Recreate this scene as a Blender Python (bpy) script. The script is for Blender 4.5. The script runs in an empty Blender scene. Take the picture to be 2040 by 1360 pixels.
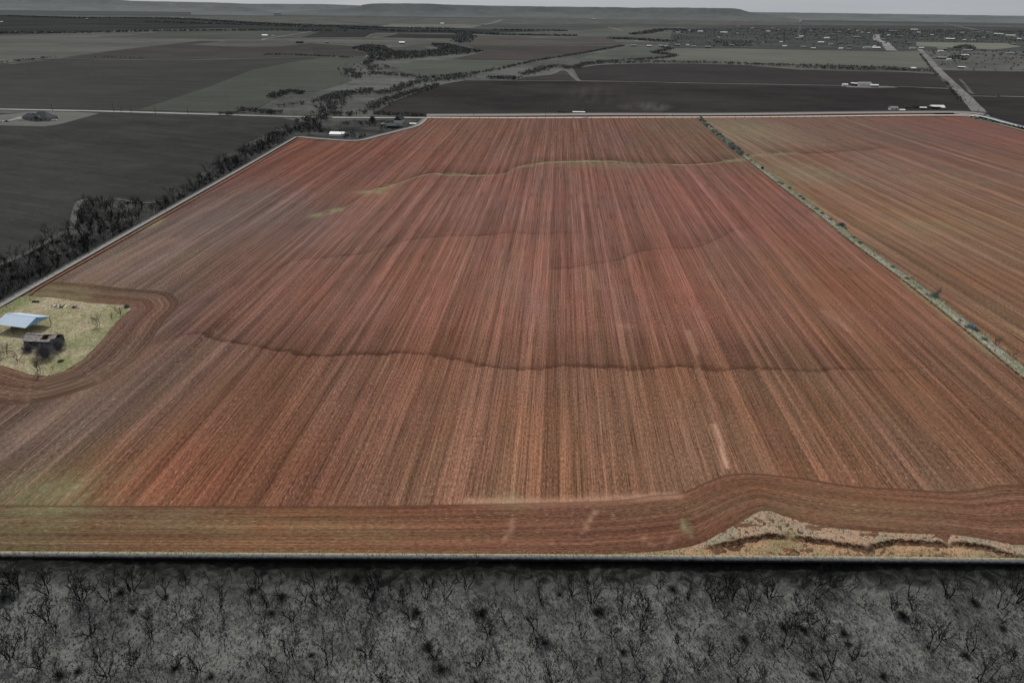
import bpy, math, random, numpy as np
from mathutils import Vector, Matrix
random.seed(7); rng = np.random.default_rng(11)
scene = bpy.context.scene
COL = scene.collection
R = math.radians

# ------------------------------------------------------------------ camera
H = 100.0
FPX = 1360.0
ROLL = R(0.75)
# true horizon passes through (1020, 25) of the 2040x1360 picture
PITCH = math.atan((680 - 25) / FPX)
YAW = R(3.5)          # rows of the ploughed field run along +Y
cam_d = bpy.data.cameras.new('camera'); cam = bpy.data.objects.new('camera', cam_d)
COL.objects.link(cam); scene.camera = cam
cam_d.sensor_width = 36; cam_d.lens = 24; cam_d.clip_start = 1; cam_d.clip_end = 200000
MROT = Matrix.Rotation(YAW, 4, 'Z') @ Matrix.Rotation(math.pi/2 - PITCH, 4, 'X') @ Matrix.Rotation(ROLL, 4, 'Z')
cam.matrix_world = Matrix.Translation((0, 0, H)) @ MROT
M3 = np.array(MROT.to_3x3())

def P(px, py, z=0.0):
    """point of the land at height z seen at a picture position"""
    d = M3 @ np.array([(px-1020)/FPX, -(py-680)/FPX, -1.0])
    if d[2] > -1e-4: d[2] = -1e-4
    t = (z - H) / d[2]
    return np.array([d[0]*t, d[1]*t])
def PP(pts, z=0.0): return np.array([P(a, b, z) for a, b in pts])
def PIX(x, y, z=0.0):
    v = M3.T @ np.array([x, y, z-H]); return 1020 + FPX*v[0]/-v[2], 680 - FPX*v[1]/-v[2]
def srgb(c):
    out = []
    for v in c:
        v = v/255.0
        out.append(v/12.92 if v <= .04045 else ((v+.055)/1.055)**2.4)
    return out
KAL = 0.98      # picture value -> base colour, from the strength of the daylight
def alb(c, k=None):
    k = KAL if k is None else k
    return [min(.9, v*k) for v in srgb(c)] + [1.0]

# ------------------------------------------------------------------ nodes
class NG:
    def __init__(s, name):
        s.m = bpy.data.materials.new(name); s.m.use_nodes = True
        s.t = s.m.node_tree; s.t.nodes.clear()
        s.out = s.t.nodes.new('ShaderNodeOutputMaterial')
        s.b = s.t.nodes.new('ShaderNodeBsdfPrincipled')
        s.t.links.new(s.b.outputs[0], s.out.inputs[0])
        s.b.inputs['Roughness'].default_value = .9
        s.b.inputs['Specular IOR Level'].default_value = .0
    def n(s, typ, **kw):
        nd = s.t.nodes.new(typ)
        for k, v in kw.items(): setattr(nd, k, v)
        return nd
    def put(s, sock, v):
        if hasattr(v, 'is_output') or isinstance(v, bpy.types.NodeSocket): s.t.links.new(v, sock)
        elif v is not None: sock.default_value = v
    def pos(s): return s.n('ShaderNodeNewGeometry').outputs['Position']
    def attr(s, name, out='Vector'): return s.n('ShaderNodeAttribute', attribute_name=name).outputs[out]
    def vmul(s, v, sc):
        nd = s.n('ShaderNodeVectorMath', operation='MULTIPLY'); s.put(nd.inputs[0], v); nd.inputs[1].default_value = sc
        return nd.outputs[0]
    def rot(s, v, a):
        nd = s.n('ShaderNodeVectorRotate', rotation_type='Z_AXIS'); s.put(nd.inputs['Vector'], v); nd.inputs['Angle'].default_value = a
        return nd.outputs[0]
    def noise(s, v, scale=1, detail=2, rough=.55, dist=0):
        nd = s.n('ShaderNodeTexNoise'); s.put(nd.inputs['Vector'], v); nd.inputs['Scale'].default_value = scale
        nd.inputs['Detail'].default_value = detail; nd.inputs['Roughness'].default_value = rough; nd.inputs['Distortion'].default_value = dist
        return nd.outputs['Fac']
    def math(s, op, a, b=None, c=None, clamp=False):
        nd = s.n('ShaderNodeMath', operation=op, use_clamp=clamp)
        s.put(nd.inputs[0], a); s.put(nd.inputs[1], b)
        if c is not None: s.put(nd.inputs[2], c)
        return nd.outputs[0]
    def rng(s, v, a, b, c=0.0, d=1.0, smooth=False):
        nd = s.n('ShaderNodeMapRange'); nd.interpolation_type = 'SMOOTHSTEP' if smooth else 'LINEAR'
        s.put(nd.inputs[0], v); nd.inputs[1].default_value = a; nd.inputs[2].default_value = b
        nd.inputs[3].default_value = c; nd.inputs[4].default_value = d
        return nd.outputs[0]
    def mix(s, f, a, b, blend='MIX'):
        nd = s.n('ShaderNodeMix', data_type='RGBA', blend_type=blend)
        s.put(nd.inputs[0], f); s.put(nd.inputs[6], a); s.put(nd.inputs[7], b)
        return nd.outputs[2]
    def vmix(s, f, a, b):
        nd = s.n('ShaderNodeMix', data_type='VECTOR'); s.put(nd.inputs[0], f); s.put(nd.inputs[4], a); s.put(nd.inputs[5], b)
        return nd.outputs[1]
    def gain(s, col, f):      # colour times a number
        nd = s.n('ShaderNodeVectorMath', operation='SCALE'); s.put(nd.inputs[0], col); s.put(nd.inputs['Scale'], f)
        return nd.outputs[0]
    def bump(s, h, strength=.5, dist=.1):
        nd = s.n('ShaderNodeBump'); nd.inputs['Strength'].default_value = strength; nd.inputs['Distance'].default_value = dist
        s.put(nd.inputs['Height'], h); s.t.links.new(nd.outputs[0], s.b.inputs['Normal'])
    def color(s, c): s.put(s.b.inputs['Base Color'], c)

MATS = {}
def m_plain(name, c, var=.25, scale=1.0, rough=.8, metal=0.0, k=None, spec=.2):
    if name in MATS: return MATS[name]
    g = NG(name); a = alb(c, k)
    nz = g.noise(g.n('ShaderNodeTexCoord').outputs['Object'], scale, 4)
    g.color(g.gain(a[:3] and g.mix(0.0, a, a), g.rng(nz, .25, .75, 1-var, 1+var)))
    g.b.inputs['Roughness'].default_value = rough; g.b.inputs['Metallic'].default_value = metal
    g.b.inputs['Specular IOR Level'].default_value = spec
    MATS[name] = g.m; return g.m

def m_land(name, c, var=.18, ang=0.0, stretch=(.02, .25), patch=.004, fine=.6, fvar=.12, c2=None):
    """open land: base colour, soft patches, streaks along the tillage direction, fine grain"""
    if name in MATS: return MATS[name]
    g = NG(name); p = g.pos(); pr = g.rot(p, ang)
    a = alb(c); b = alb(c2) if c2 else alb([v*.86 for v in c])
    pt = g.noise(p, patch, 4, .6)
    col = g.mix(g.rng(pt, .35, .65, 0, 1, True), a, b)
    st = g.noise(g.vmul(pr, (stretch[0], stretch[1], 0)), 1, 4, .65)
    st2 = g.noise(g.vmul(pr, (stretch[0]*3, stretch[1]*5, 0)), 1, 3, .7); pt2 = g.noise(p, patch*7, 5, .7)
    col = g.gain(col, g.rng(st2, .3, .7, 1-fvar*.9, 1+fvar*.9)); col = g.gain(col, g.rng(pt2, .3, .7, 1-var*.6, 1+var*.6))
    fn = g.noise(p, fine, 3, .7)
    col = g.gain(col, g.rng(st, .25, .75, 1-var, 1+var))
    col = g.gain(col, g.rng(fn, .25, .75, 1-fvar, 1+fvar))
    g.color(col); MATS[name] = g.m; return g.m

# ------------------------------------------------------------------ object helpers
def children_of(o): return [c for c in bpy.data.objects if c.parent == o]
def tag(o, label=None, cat=None, group=None, kind=None):
    if label: o['label'] = label
    if cat: o['category'] = cat
    if group: o['group'] = group
    if kind: o['kind'] = kind
    return o
def empty(name, loc, rz=0.0):
    o = bpy.data.objects.new(name, None); COL.objects.link(o); o.location = loc; o.rotation_euler = (0, 0, rz); o.empty_display_size = .5
    return o
def mesh_obj(name, verts, faces, mats, parent=None, smooth=False, midx=None):
    me = bpy.data.meshes.new(name); me.from_pydata([tuple(v) for v in verts], [], [tuple(f) for f in faces])
    for m in (mats if isinstance(mats, (list, tuple)) else [mats]): me.materials.append(m)
    if midx is not None: me.polygons.foreach_set('material_index', midx)
    if smooth: me.polygons.foreach_set('use_smooth', [True]*len(me.polygons))
    me.update()
    o = bpy.data.objects.new(name, me); COL.objects.link(o)
    if parent: o.parent = parent
    return o
class MB:
    def __init__(s): s.v = []; s.f = []
    def add(s, vs, fs):
        o = len(s.v); s.v += [tuple(map(float, v)) for v in vs]; s.f += [tuple(i+o for i in f) for f in fs]; return s
    def box(s, c, size, rz=0.0, taper=1.0):
        x, y, z = size[0]/2, size[1]/2, size[2]/2; ca, sa = math.cos(rz), math.sin(rz); vs = []
        for k, (i, j) in [(k, ij) for k in (-1, 1) for ij in ((-1,-1),(1,-1),(1,1),(-1,1))]:
            t = taper if k > 0 else 1; a, b = i*x*t, j*y*t
            vs.append((c[0]+a*ca-b*sa, c[1]+a*sa+b*ca, c[2]+k*z))
        return s.add(vs, [(0,3,2,1),(4,5,6,7),(0,1,5,4),(1,2,6,5),(2,3,7,6),(3,0,4,7)])
    def tube(s, pts, rad, n=4, cap=False):
        pts = [Vector(p) for p in pts]; base = len(s.v); rings = []
        for i, p in enumerate(pts):
            d = (pts[min(i+1, len(pts)-1)] - pts[max(i-1, 0)]).normalized()
            a = d.orthogonal().normalized(); b = d.cross(a); r = rad[i] if hasattr(rad, '__len__') else rad
            rings.append([len(s.v)+k for k in range(n)])
            for k in range(n):
                t = 2*math.pi*k/n; s.v.append(tuple(p + a*(math.cos(t)*r) + b*(math.sin(t)*r)))
        for i in range(len(pts)-1):
            for k in range(n):
                s.f.append((rings[i][k], rings[i][(k+1)%n], rings[i+1][(k+1)%n], rings[i+1][k]))
        if cap: s.f.append(tuple(reversed(rings[0]))); s.f.append(tuple(rings[-1]))
        return s
    def prism(s, poly, z0, z1):
        n = len(poly); vs = [(p[0], p[1], z0) for p in poly] + [(p[0], p[1], z1) for p in poly]
        return s.add(vs, [tuple(range(n-1, -1, -1)), tuple(range(n, 2*n))] + [(i, (i+1)%n, (i+1)%n+n, i+n) for i in range(n)])
    def build(s, name, mat, parent=None, smooth=False): return mesh_obj(name, s.v, s.f, mat, parent, smooth)

# ------------------------------------------------------------------ land helpers
def inside(poly, X, Y):
    r = np.zeros(X.shape, bool); n = len(poly)
    for i in range(n):
        x1, y1 = poly[i]; x2, y2 = poly[(i+1) % n]
        if y1 == y2: continue
        c = ((y1 > Y) != (y2 > Y)) & (X < (x2-x1)*(Y-y1)/(y2-y1)+x1)
        r ^= c
    return r
def dist_line(pts, X, Y, closed=False):
    best = np.full(X.shape, 1e9); bx = X.copy(); by = Y.copy(); n = len(pts)
    for i in range(n if closed else n-1):
        a = pts[i]; b = pts[(i+1) % n]; d = b-a; L = max(1e-9, float(d@d))
        t = np.clip(((X-a[0])*d[0]+(Y-a[1])*d[1])/L, 0, 1)
        qx, qy = a[0]+t*d[0], a[1]+t*d[1]; dd = np.hypot(X-qx, Y-qy); m = dd < best
        best = np.where(m, dd, best); bx = np.where(m, qx, bx); by = np.where(m, qy, by)
    return best, bx, by
def smooth_line(pts, n=6):
    """Catmull-Rom through points"""
    pts = [np.array(p, float) for p in pts]; q = [2*pts[0]-pts[1]] + pts + [2*pts[-1]-pts[-2]]; out = []
    for i in range(1, len(q)-2):
        for k in range(n):
            t = k/n; a, b, c, d = q[i-1], q[i], q[i+1], q[i+2]
            out.append(.5*((2*b)+(c-a)*t+(2*a-5*b+4*c-d)*t*t+(3*b-a-3*c+d)*t**3))
    out.append(q[-2]); return np.array(out)
def sstep(t): t = np.clip(t, 0, 1); return t*t*(3-2*t)

def geo(a, b, r0, rate):       # spacing grows with distance
    out = [a]
    while out[-1] < b: out.append(out[-1] + max(r0, out[-1]*rate))
    return np.array(out)
def grid_sheet(name, poly, xs, ys, mat, zfun, attrs=None, z0=.05):
    X, Y = np.meshgrid(xs, ys); ny, nx = X.shape
    ins = inside(poly, X, Y); d, bx, by = dist_line(poly, X, Y, True)
    cell = np.maximum(np.gradient(xs)[None, :], np.gradient(ys)[:, None])*.95
    snap = (~ins) & (d < cell); X = np.where(snap, bx, X); Y = np.where(snap, by, Y); ok = ins | snap
    f = ok[:-1, :-1] & ok[1:, :-1] & ok[:-1, 1:] & ok[1:, 1:]
    f &= (ins[:-1, :-1] | ins[1:, :-1] | ins[:-1, 1:] | ins[1:, 1:])
    used = np.zeros_like(ok); used[:-1, :-1] |= f; used[1:, :-1] |= f; used[:-1, 1:] |= f; used[1:, 1:] |= f
    idx = -np.ones(X.shape, int); idx[used] = np.arange(used.sum())
    vx, vy = X[used], Y[used]; vz = zfun(vx, vy) + z0
    j, i = np.nonzero(f)
    faces = np.stack([idx[j, i], idx[j, i+1], idx[j+1, i+1], idx[j+1, i]], 1)
    me = bpy.data.meshes.new(name); me.vertices.add(len(vx))
    me.vertices.foreach_set('co', np.stack([vx, vy, vz], 1).astype(np.float32).ravel())
    me.loops.add(faces.size); me.loops.foreach_set('vertex_index', faces.astype(np.int32).ravel())
    me.polygons.add(len(faces)); me.polygons.foreach_set('loop_start', np.arange(0, faces.size, 4, dtype=np.int32))
    me.polygons.foreach_set('use_smooth', np.ones(len(faces), bool))
    me.materials.append(mat); me.update(calc_edges=True); me.validate()
    for an, typ, fn in (attrs or []):
        val = np.asarray(fn(vx, vy), np.float32); at = me.attributes.new(an, typ, 'POINT')
        if typ == 'FLOAT': at.data.foreach_set('value', val.ravel())
        elif typ == 'FLOAT_VECTOR': at.data.foreach_set('vector', val.ravel())
        else: at.data.foreach_set('color', val.ravel())
    o = bpy.data.objects.new(name, me); COL.objects.link(o); tag(o, kind='structure'); return o
def flat_sheet(name, pxpoly, z, mat, smooth=False):
    pts = PP(pxpoly, z) if not smooth else None
    o = mesh_obj(name, [(x, y, z) for x, y in pts], [tuple(range(len(pts)))], mat)
    me = o.data
    if me.polygons[0].normal.z < 0: me.flip_normals()
    return tag(o, kind='structure')
def strip(name, pxline, width, z, mat, w2=None, smooth=True, kind='structure', wob=0.0):
    w = PP(pxline, z)
    if smooth and len(w) > 2: w = smooth_line(w, 5)
    n = len(w); vs = []
    for i in range(n):
        d = w[min(i+1, n-1)]-w[max(i-1, 0)]; d = d/np.linalg.norm(d); nn = np.array([-d[1], d[0]])
        ww = (width + ((w2 or width)-width)*i/(n-1))/2 * (1+random.uniform(-wob, wob))
        vs += [(*(w[i]+nn*ww), z), (*(w[i]-nn*ww), z)]
    o = mesh_obj(name, vs, [(2*i, 2*i+1, 2*i+3, 2*i+2) for i in range(n-1)], mat)
    return tag(o, kind=kind)

# ------------------------------------------------------------------ daylight
SUN_EL, SUN_AZ = R(44), R(-28)     # sun high beyond the field and to the left (azimuth from +Y toward +X)
w = bpy.data.worlds.new('World'); scene.world = w; w.use_nodes = True; nt = w.node_tree; nt.nodes.clear()
wo = nt.nodes.new('ShaderNodeOutputWorld'); bg = nt.nodes.new('ShaderNodeBackground'); sky = nt.nodes.new('ShaderNodeTexSky')
sky.sky_type = 'NISHITA'; sky.sun_disc = False; sky.sun_elevation = SUN_EL; sky.sun_rotation = SUN_AZ
sky.air_density = 1.0; sky.dust_density = 2.0; sky.ozone_density = 1.0
tc = nt.nodes.new('ShaderNodeTexCoord'); mp = nt.nodes.new('ShaderNodeMapping'); mp.inputs['Scale'].default_value = (3, 3, 45)
nz = nt.nodes.new('ShaderNodeTexNoise'); nz.inputs['Scale'].default_value = 1.7; nz.inputs['Detail'].default_value = 6
cr = nt.nodes.new('ShaderNodeMapRange'); cr.inputs[1].default_value = .4; cr.inputs[2].default_value = .68; cr.inputs[3].default_value = .80; cr.inputs[4].default_value = 1.0
mx = nt.nodes.new('ShaderNodeMix'); mx.data_type = 'RGBA'
hs = nt.nodes.new('ShaderNodeHueSaturation'); hs.inputs['Saturation'].default_value = .35
nt.links.new(tc.outputs['Generated'], mp.inputs[0]); nt.links.new(mp.outputs[0], nz.inputs['Vector']); nt.links.new(nz.outputs['Fac'], cr.inputs[0])
nt.links.new(sky.outputs[0], hs.inputs['Color']); nt.links.new(hs.outputs[0], mx.inputs[6]); mx.inputs[7].default_value = (4.05, 4.3, 4.6, 1)
nt.links.new(cr.outputs[0], mx.inputs[0])
nt.links.new(mx.outputs[2], bg.inputs[0]); bg.inputs[1].default_value = 0.10; nt.links.new(bg.outputs[0], wo.inputs[0])
sl = bpy.data.lights.new('sun', 'SUN'); sl.energy = 3.0; sl.angle = R(.6); sl.color = (1, .965, .91)
so = bpy.data.objects.new('sun', sl); COL.objects.link(so)
sd = Vector((math.sin(SUN_AZ)*math.cos(SUN_EL), math.cos(SUN_AZ)*math.cos(SUN_EL), math.sin(SUN_EL)))
so.rotation_euler = sd.to_track_quat('Z', 'Y').to_euler(); so.location = (0, 0, 300)
scene.view_settings.view_transform = 'Standard'; scene.view_settings.look = 'None'; scene.view_settings.exposure = 0

# ------------------------------------------------------------------ outlines of the near land (picture positions put on the ground)
fence_px = [(1392,236),(1425,265),(1465,298),(1500,325),(1560,372),(1640,432),(1700,482),(1800,556),(1870,610),(1930,658),(2040,748),(2300,955),(2480,1104)]
FENCE = PP(fence_px)
front_px = [(-900,1104),(0,1105),(500,1109),(1000,1113),(1500,1117),(2040,1120),(2480,1123)]
FRONT = PP(front_px)
left_px = [(-836,1098),(-400,847),(0,617),(100,559),(300,444),(500,330),(595,275)]
top_px = [(640,280),(712,283),(760,273),(835,253),(852,238)]
POLY_A = np.vstack([PP(left_px), PP(top_px), FENCE, FRONT[::-1]])
POLY_B = np.vstack([PP([(1396,236),(1650,235),(1925,233),(2040,262),(2500,385)]), FENCE[::-1]])
patch_px = [(-330,775),(-250,758),(-80,737),(0,729),(60,748),(95,752),(130,742),(170,716),(205,680),(232,645),(262,619),(258,612),(180,606),(110,596),(64,593)]
PATCH = np.vstack([PP(left_px[1:3]+[(40,594)]), PP(patch_px)[::-1]])
htop_px = [(-900,1000),(-300,1006),(0,1008),(240,1010),(700,1012),(925,1009),(1200,1003),(1300,992),(1360,985),(1440,955),(1500,950),(1600,960),(1700,975),(1800,981),(1900,986),(1960,978),(2040,972),(2480,990)]
HTOP = smooth_line(PP(htop_px), 5)
gul_px = [(1180,1110),(1290,1104),(1370,1094),(1432,1072),(1498,1034),(1527,1026),(1570,1040),(1650,1060),(1800,1072),(1900,1075),(2000,1090),(2040,1095),(2480,1108)]
GUL = smooth_line(PP(gul_px), 5)
scarp_px = [(1385,1101),(1450,1093),(1490,1084),(1530,1077),(1565,1079),(1590,1082),(1650,1090),(1725,1103),(1745,1096),(1780,1089),(1830,1090),(1882,1094),(1905,1091),(1960,1099),(1992,1108),(2020,1118)]
SC = PP(scarp_px)
def yint(L, X): o = np.argsort(L[:, 0]); return np.interp(X, L[o, 0], L[o, 1])
terraces = [
    ([(600,440),(680,418),(722,391),(740,379),(785,368),(840,350),(870,345),(905,350),(1000,348),(1030,335),(1100,325),(1200,322),(1300,328),(1400,328),(1478,319)], 1.0),
    ([(440,580),(540,545),(600,520),(700,512),(780,490),(840,475),(960,470),(1100,468),(1250,462)], .5),
    ([(1040,545),(1200,525),(1300,500),(1400,490),(1470,460),(1510,450),(1600,447)], .5),
    ([(250,708),(300,690),(380,672),(440,680),(550,705),(620,710),(760,705),(900,720),(1050,735),(1160,732),(1300,740),(1500,738),(1650,742),(1950,740)], .8)]
terr_b = [([(1495,309),(1560,308),(1700,303),(1760,296),(1840,298)], .8)]
def make_terr(lst):
    L = [(smooth_line(PP(p), 5), s) for p, s in lst]
    def terr(X, Y):
        out = np.zeros(X.shape)
        for ln, s in L:
            yy = yint(ln, X); x0, x1 = ln[:, 0].min(), ln[:, 0].max()
            wob = .8*np.sin(X*.21)+.5*np.sin(X*.53+1)
            d = Y - yy - wob; sc = 1 + np.maximum(yy, 0)/260
            e = sstep((X-x0)/25)*sstep((x1-X)/(60 if s < 1 else 12))
            v = np.where(d > 0, .62*np.exp(-d/(7*sc))+.38*np.exp(-d/(1.6*sc)), np.exp(d/(.6*sc)))
            var = .75+.25*np.sin(X*.11+s*9)
            out = np.maximum(out, v*s*e*var)
        return out
    return terr
terrA, terrB = make_terr(terraces), make_terr(terr_b)
def make_td(lst, what):
    L = [(smooth_line(PP(p), 5), s) for p, s in lst]
    def fn(X, Y):
        best = np.full(X.shape, 400.); st = np.zeros(X.shape); gr = np.zeros(X.shape)
        for k, (ln, s) in enumerate(L):
            d = Y - yint(ln, X); x0, x1 = ln[:, 0].min(), ln[:, 0].max()
            e = sstep((X-x0)/20)*sstep((x1-X)/(60 if s < 1 else 10))
            m = (np.abs(d) < np.abs(best)) & (e > 0); best = np.where(m, d, best); st = np.where(m, s*e, st); gr = np.where(m, e*(1 if s == 1.0 else 0), gr)
        return {'d': best, 's': st, 'g': gr}[what]
    return fn
def relief(X, Y):
    ys = yint(SC, X); d = Y-ys
    win = sstep((X-SC[0, 0])/8)*sstep((P(2300, 1110)[0]-X)/10)
    z = .9*sstep(d/.8)*np.exp(-np.maximum(d, 0)/26)*win
    gap = np.exp(-((X-P(1575, 1080)[0])/1.0)**2) + np.exp(-((X-P(1888, 1090)[0])/1.0)**2)
    z = z*(1-.75*np.clip(gap, 0, 1)*np.exp(-np.maximum(d, 0)/5))
    # small wash-outs across the headland
    for (a, b, dep, wd) in WASH:
        dd, _, _ = dist_line(np.array([P(*a), P(*b)]), X, Y); z = z + dep*np.exp(-(dd/wd)**2)
    return z
WASH = [((1022,1040),(1010,1078), .35, .8), ((1187,1022),(1165,1060), .4, .9), ((1357,1030),(1368,1078), .45, 1.0),
        ((985,1050),(995,1066), -.05, .8), ((1285,1078),(1300,1088), .3, .7), ((1330,1085),(1345,1075), .3, .7), ((1530,1038),(1568,1074), -.5, .6)]
gentle = lambda X, Y: .25*np.sin(X*.02+1)*np.sin(Y*.017) + .3
def zA(X, Y): return relief(X, Y) + .22*terrA(X, Y) + gentle(X, Y)
def zB(X, Y): return .25*terrB(X, Y) + gentle(X, Y)
def zG(X, Y): return relief(X, Y) + gentle(X, Y)

def blobs(lst):
    L = [(P(a, b), rx, ry, s) for a, b, rx, ry, s in lst]
    def fn(X, Y):
        o = np.zeros(X.shape)
        for p, rx, ry, s in L: o = np.maximum(o, s*np.exp(-(((X-p[0])/rx)**2+((Y-p[1])/ry)**2)))
        return o
    return fn
def line_green(lst):
    L = [(smooth_line(PP(p), 4), wd, s) for p, wd, s in lst]
    def fn(X, Y):
        o = np.zeros(X.shape)
        for ln, wd, s in L:
            d, _, _ = dist_line(ln, X, Y); o = np.maximum(o, s*np.exp(-(d/wd)**2))
        return o
    return fn
gA1 = blobs([(115,990,14,9,.6),(60,1020,12,5,.35),(1010,1001,5,3,.5),(740,384,9,5,.9),(1220,330,40,14,.35),(880,700,30,20,.0),(420,1045,45,5,.2),(640,1060,50,4,.18),(1700,1030,40,5,.2),(1970,985,12,4,.15)])
gA2 = line_green([([(722,391),(740,379),(785,368),(840,351),(870,346),(905,351),(1000,349),(1030,336),(1100,326),(1200,323),(1300,329),(1400,329),(1478,320)],1.5,.2),([(1450,322),(1478,319)],4,.9),([(745,383),(783,370)],3,.8),([(628,432),(672,419)],4,.7),([(875,347),(925,349)],2.5,.7),([(1025,337),(1100,325),(1185,322),(1280,327)],2.2,.55),
    ([(0,622),(60,588),(100,563)],2.0,.5),([(280,462),(320,440)],3,.8),([(1362,1045),(1372,1072)],.9,.8),([(1800,566),(1880,630),(1990,720)],2.2,.55),([(1620,425),(1760,530)],1.8,.4),([(105,580),(170,590),(120,592)],4,.45)])
gB1 = blobs([(1620,345,30,35,.35),(1480,262,40,60,.35),(1900,360,40,30,.25),(1860,450,30,15,.2),(1750,330,30,30,.2)])
gB2 = line_green([([(1505,326),(1560,362),(1640,425)],4,.55),([(1500,311),(1580,307)],4,.7)])

def idw(samples, gain=1.09, des=.25, tone=(1.02, .99, .92)):
    def fix(c, y):      # distance haze painted into the soil colour, greyer toward the road
        l = .3*c[0]+.59*c[1]+.11*c[2]; f = min(1, max(0, (y-150)/550)); ds = des+(.28-des)*f if des < .28 else des
        return [(v+(l-v)*ds)*gain*(1-.10*f)*k for v, k in zip(c, tone)]
    L = [(P(a, b), np.array(srgb(fix(c, P(a, b)[1])))*KAL) for a, b, c in samples]
    def fn(X, Y):
        acc = np.zeros(X.shape+(3,)); ws = np.zeros(X.shape)
        for p, c in L:
            sc = 30+p[1]*.12
            wgt = 1/(((X-p[0])**2+((Y-p[1])*.8)**2)/sc**2+.15)**2; ws += wgt; acc += wgt[:, None]*c
        acc = acc/ws[:, None]; return np.concatenate([acc, np.ones((len(X), 1))], 1)
    return fn
tintA = idw([(100,1000,(96,78,58)),(300,970,(124,69,53)),(600,950,(108,66,52)),(900,950,(122,80,64)),(1100,900,(126,84,66)),(1400,900,(124,82,66)),(1700,900,(112,76,60)),(1950,900,(108,72,56)),
    (100,850,(100,80,76)),(300,750,(94,72,66)),(500,800,(102,68,56)),(700,800,(114,74,62)),(1000,780,(120,78,64)),(1300,800,(118,80,64)),(1600,800,(114,78,62)),(1900,780,(110,74,58)),
    (350,600,(96,78,76)),(250,510,(110,88,82)),(500,600,(114,72,64)),(800,600,(122,78,70)),(1100,600,(126,82,74)),(1400,600,(128,80,72)),(1700,600,(122,78,64)),
    (450,430,(104,84,86)),(600,320,(116,72,66)),(800,400,(122,80,74)),(1100,400,(122,80,76)),(1400,400,(126,80,76)),(700,300,(120,74,68)),(900,260,(122,82,74)),(1200,260,(118,80,76)),(1390,265,(114,86,76)),(350,450,(100,82,84)),(-300,900,(100,74,62)),(2300,1000,(108,72,56))])
tintH = idw([(0,1060,(92,74,52)),(500,1060,(110,74,52)),(1000,1060,(108,68,52)),(1400,1040,(104,67,50)),(1700,1020,(108,74,55)),(2000,1020,(106,70,55)),(300,1090,(98,70,52)),(300,630,(98,70,60)),(180,740,(84,66,56)),(40,775,(98,70,54)),(100,585,(92,78,60)),(230,700,(88,66,56)),(200,585,(88,70,58)),(-300,1050,(92,74,52)),(2300,1050,(106,72,54))], 1.07, .18, (1.02, .99, .97))
tintB = idw([(1450,262,(124,100,80)),(1700,260,(118,88,76)),(1950,260,(128,80,72)),(1550,330,(124,92,70)),(1700,325,(128,84,72)),(1900,330,(124,86,72)),(1650,400,(128,88,64)),(2000,450,(124,86,60)),(1800,450,(130,92,64)),(2000,650,(122,82,54)),(1900,550,(122,80,54)),(2300,700,(122,82,56))], 1.10, .42, (1.03, .975, .95))

def headA(X, Y):
    d1 = yint(HTOP, X)-Y
    d2, _, _ = dist_line(PATCH, X, Y, True); px = 15.5-d2
    return np.maximum(d1, px)
def huvA(X, Y):
    yt, yb = yint(HTOP, X), np.maximum(yint(FRONT, X), np.where(X > GUL[:, 0].min(), yint(GUL, X), -1e3))
    u1 = (Y-yb)/np.maximum(yt-yb, 1)*18
    d2, _, _ = dist_line(PATCH, X, Y, True); ring = (15.5-d2) > (yt-Y)
    u = np.where(ring, d2, u1); v = np.where(ring, (X-Y)*.7, X)
    return np.stack([u, v, np.zeros_like(u)], 1)
ROTA, ROTB = R(0), R(4.2)
def uvr(ang):
    def fn(X, Y):
        return np.stack([X*math.cos(ang)+Y*math.sin(ang), -X*math.sin(ang)+Y*math.cos(ang), np.zeros_like(X)], 1)
    return fn

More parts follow.
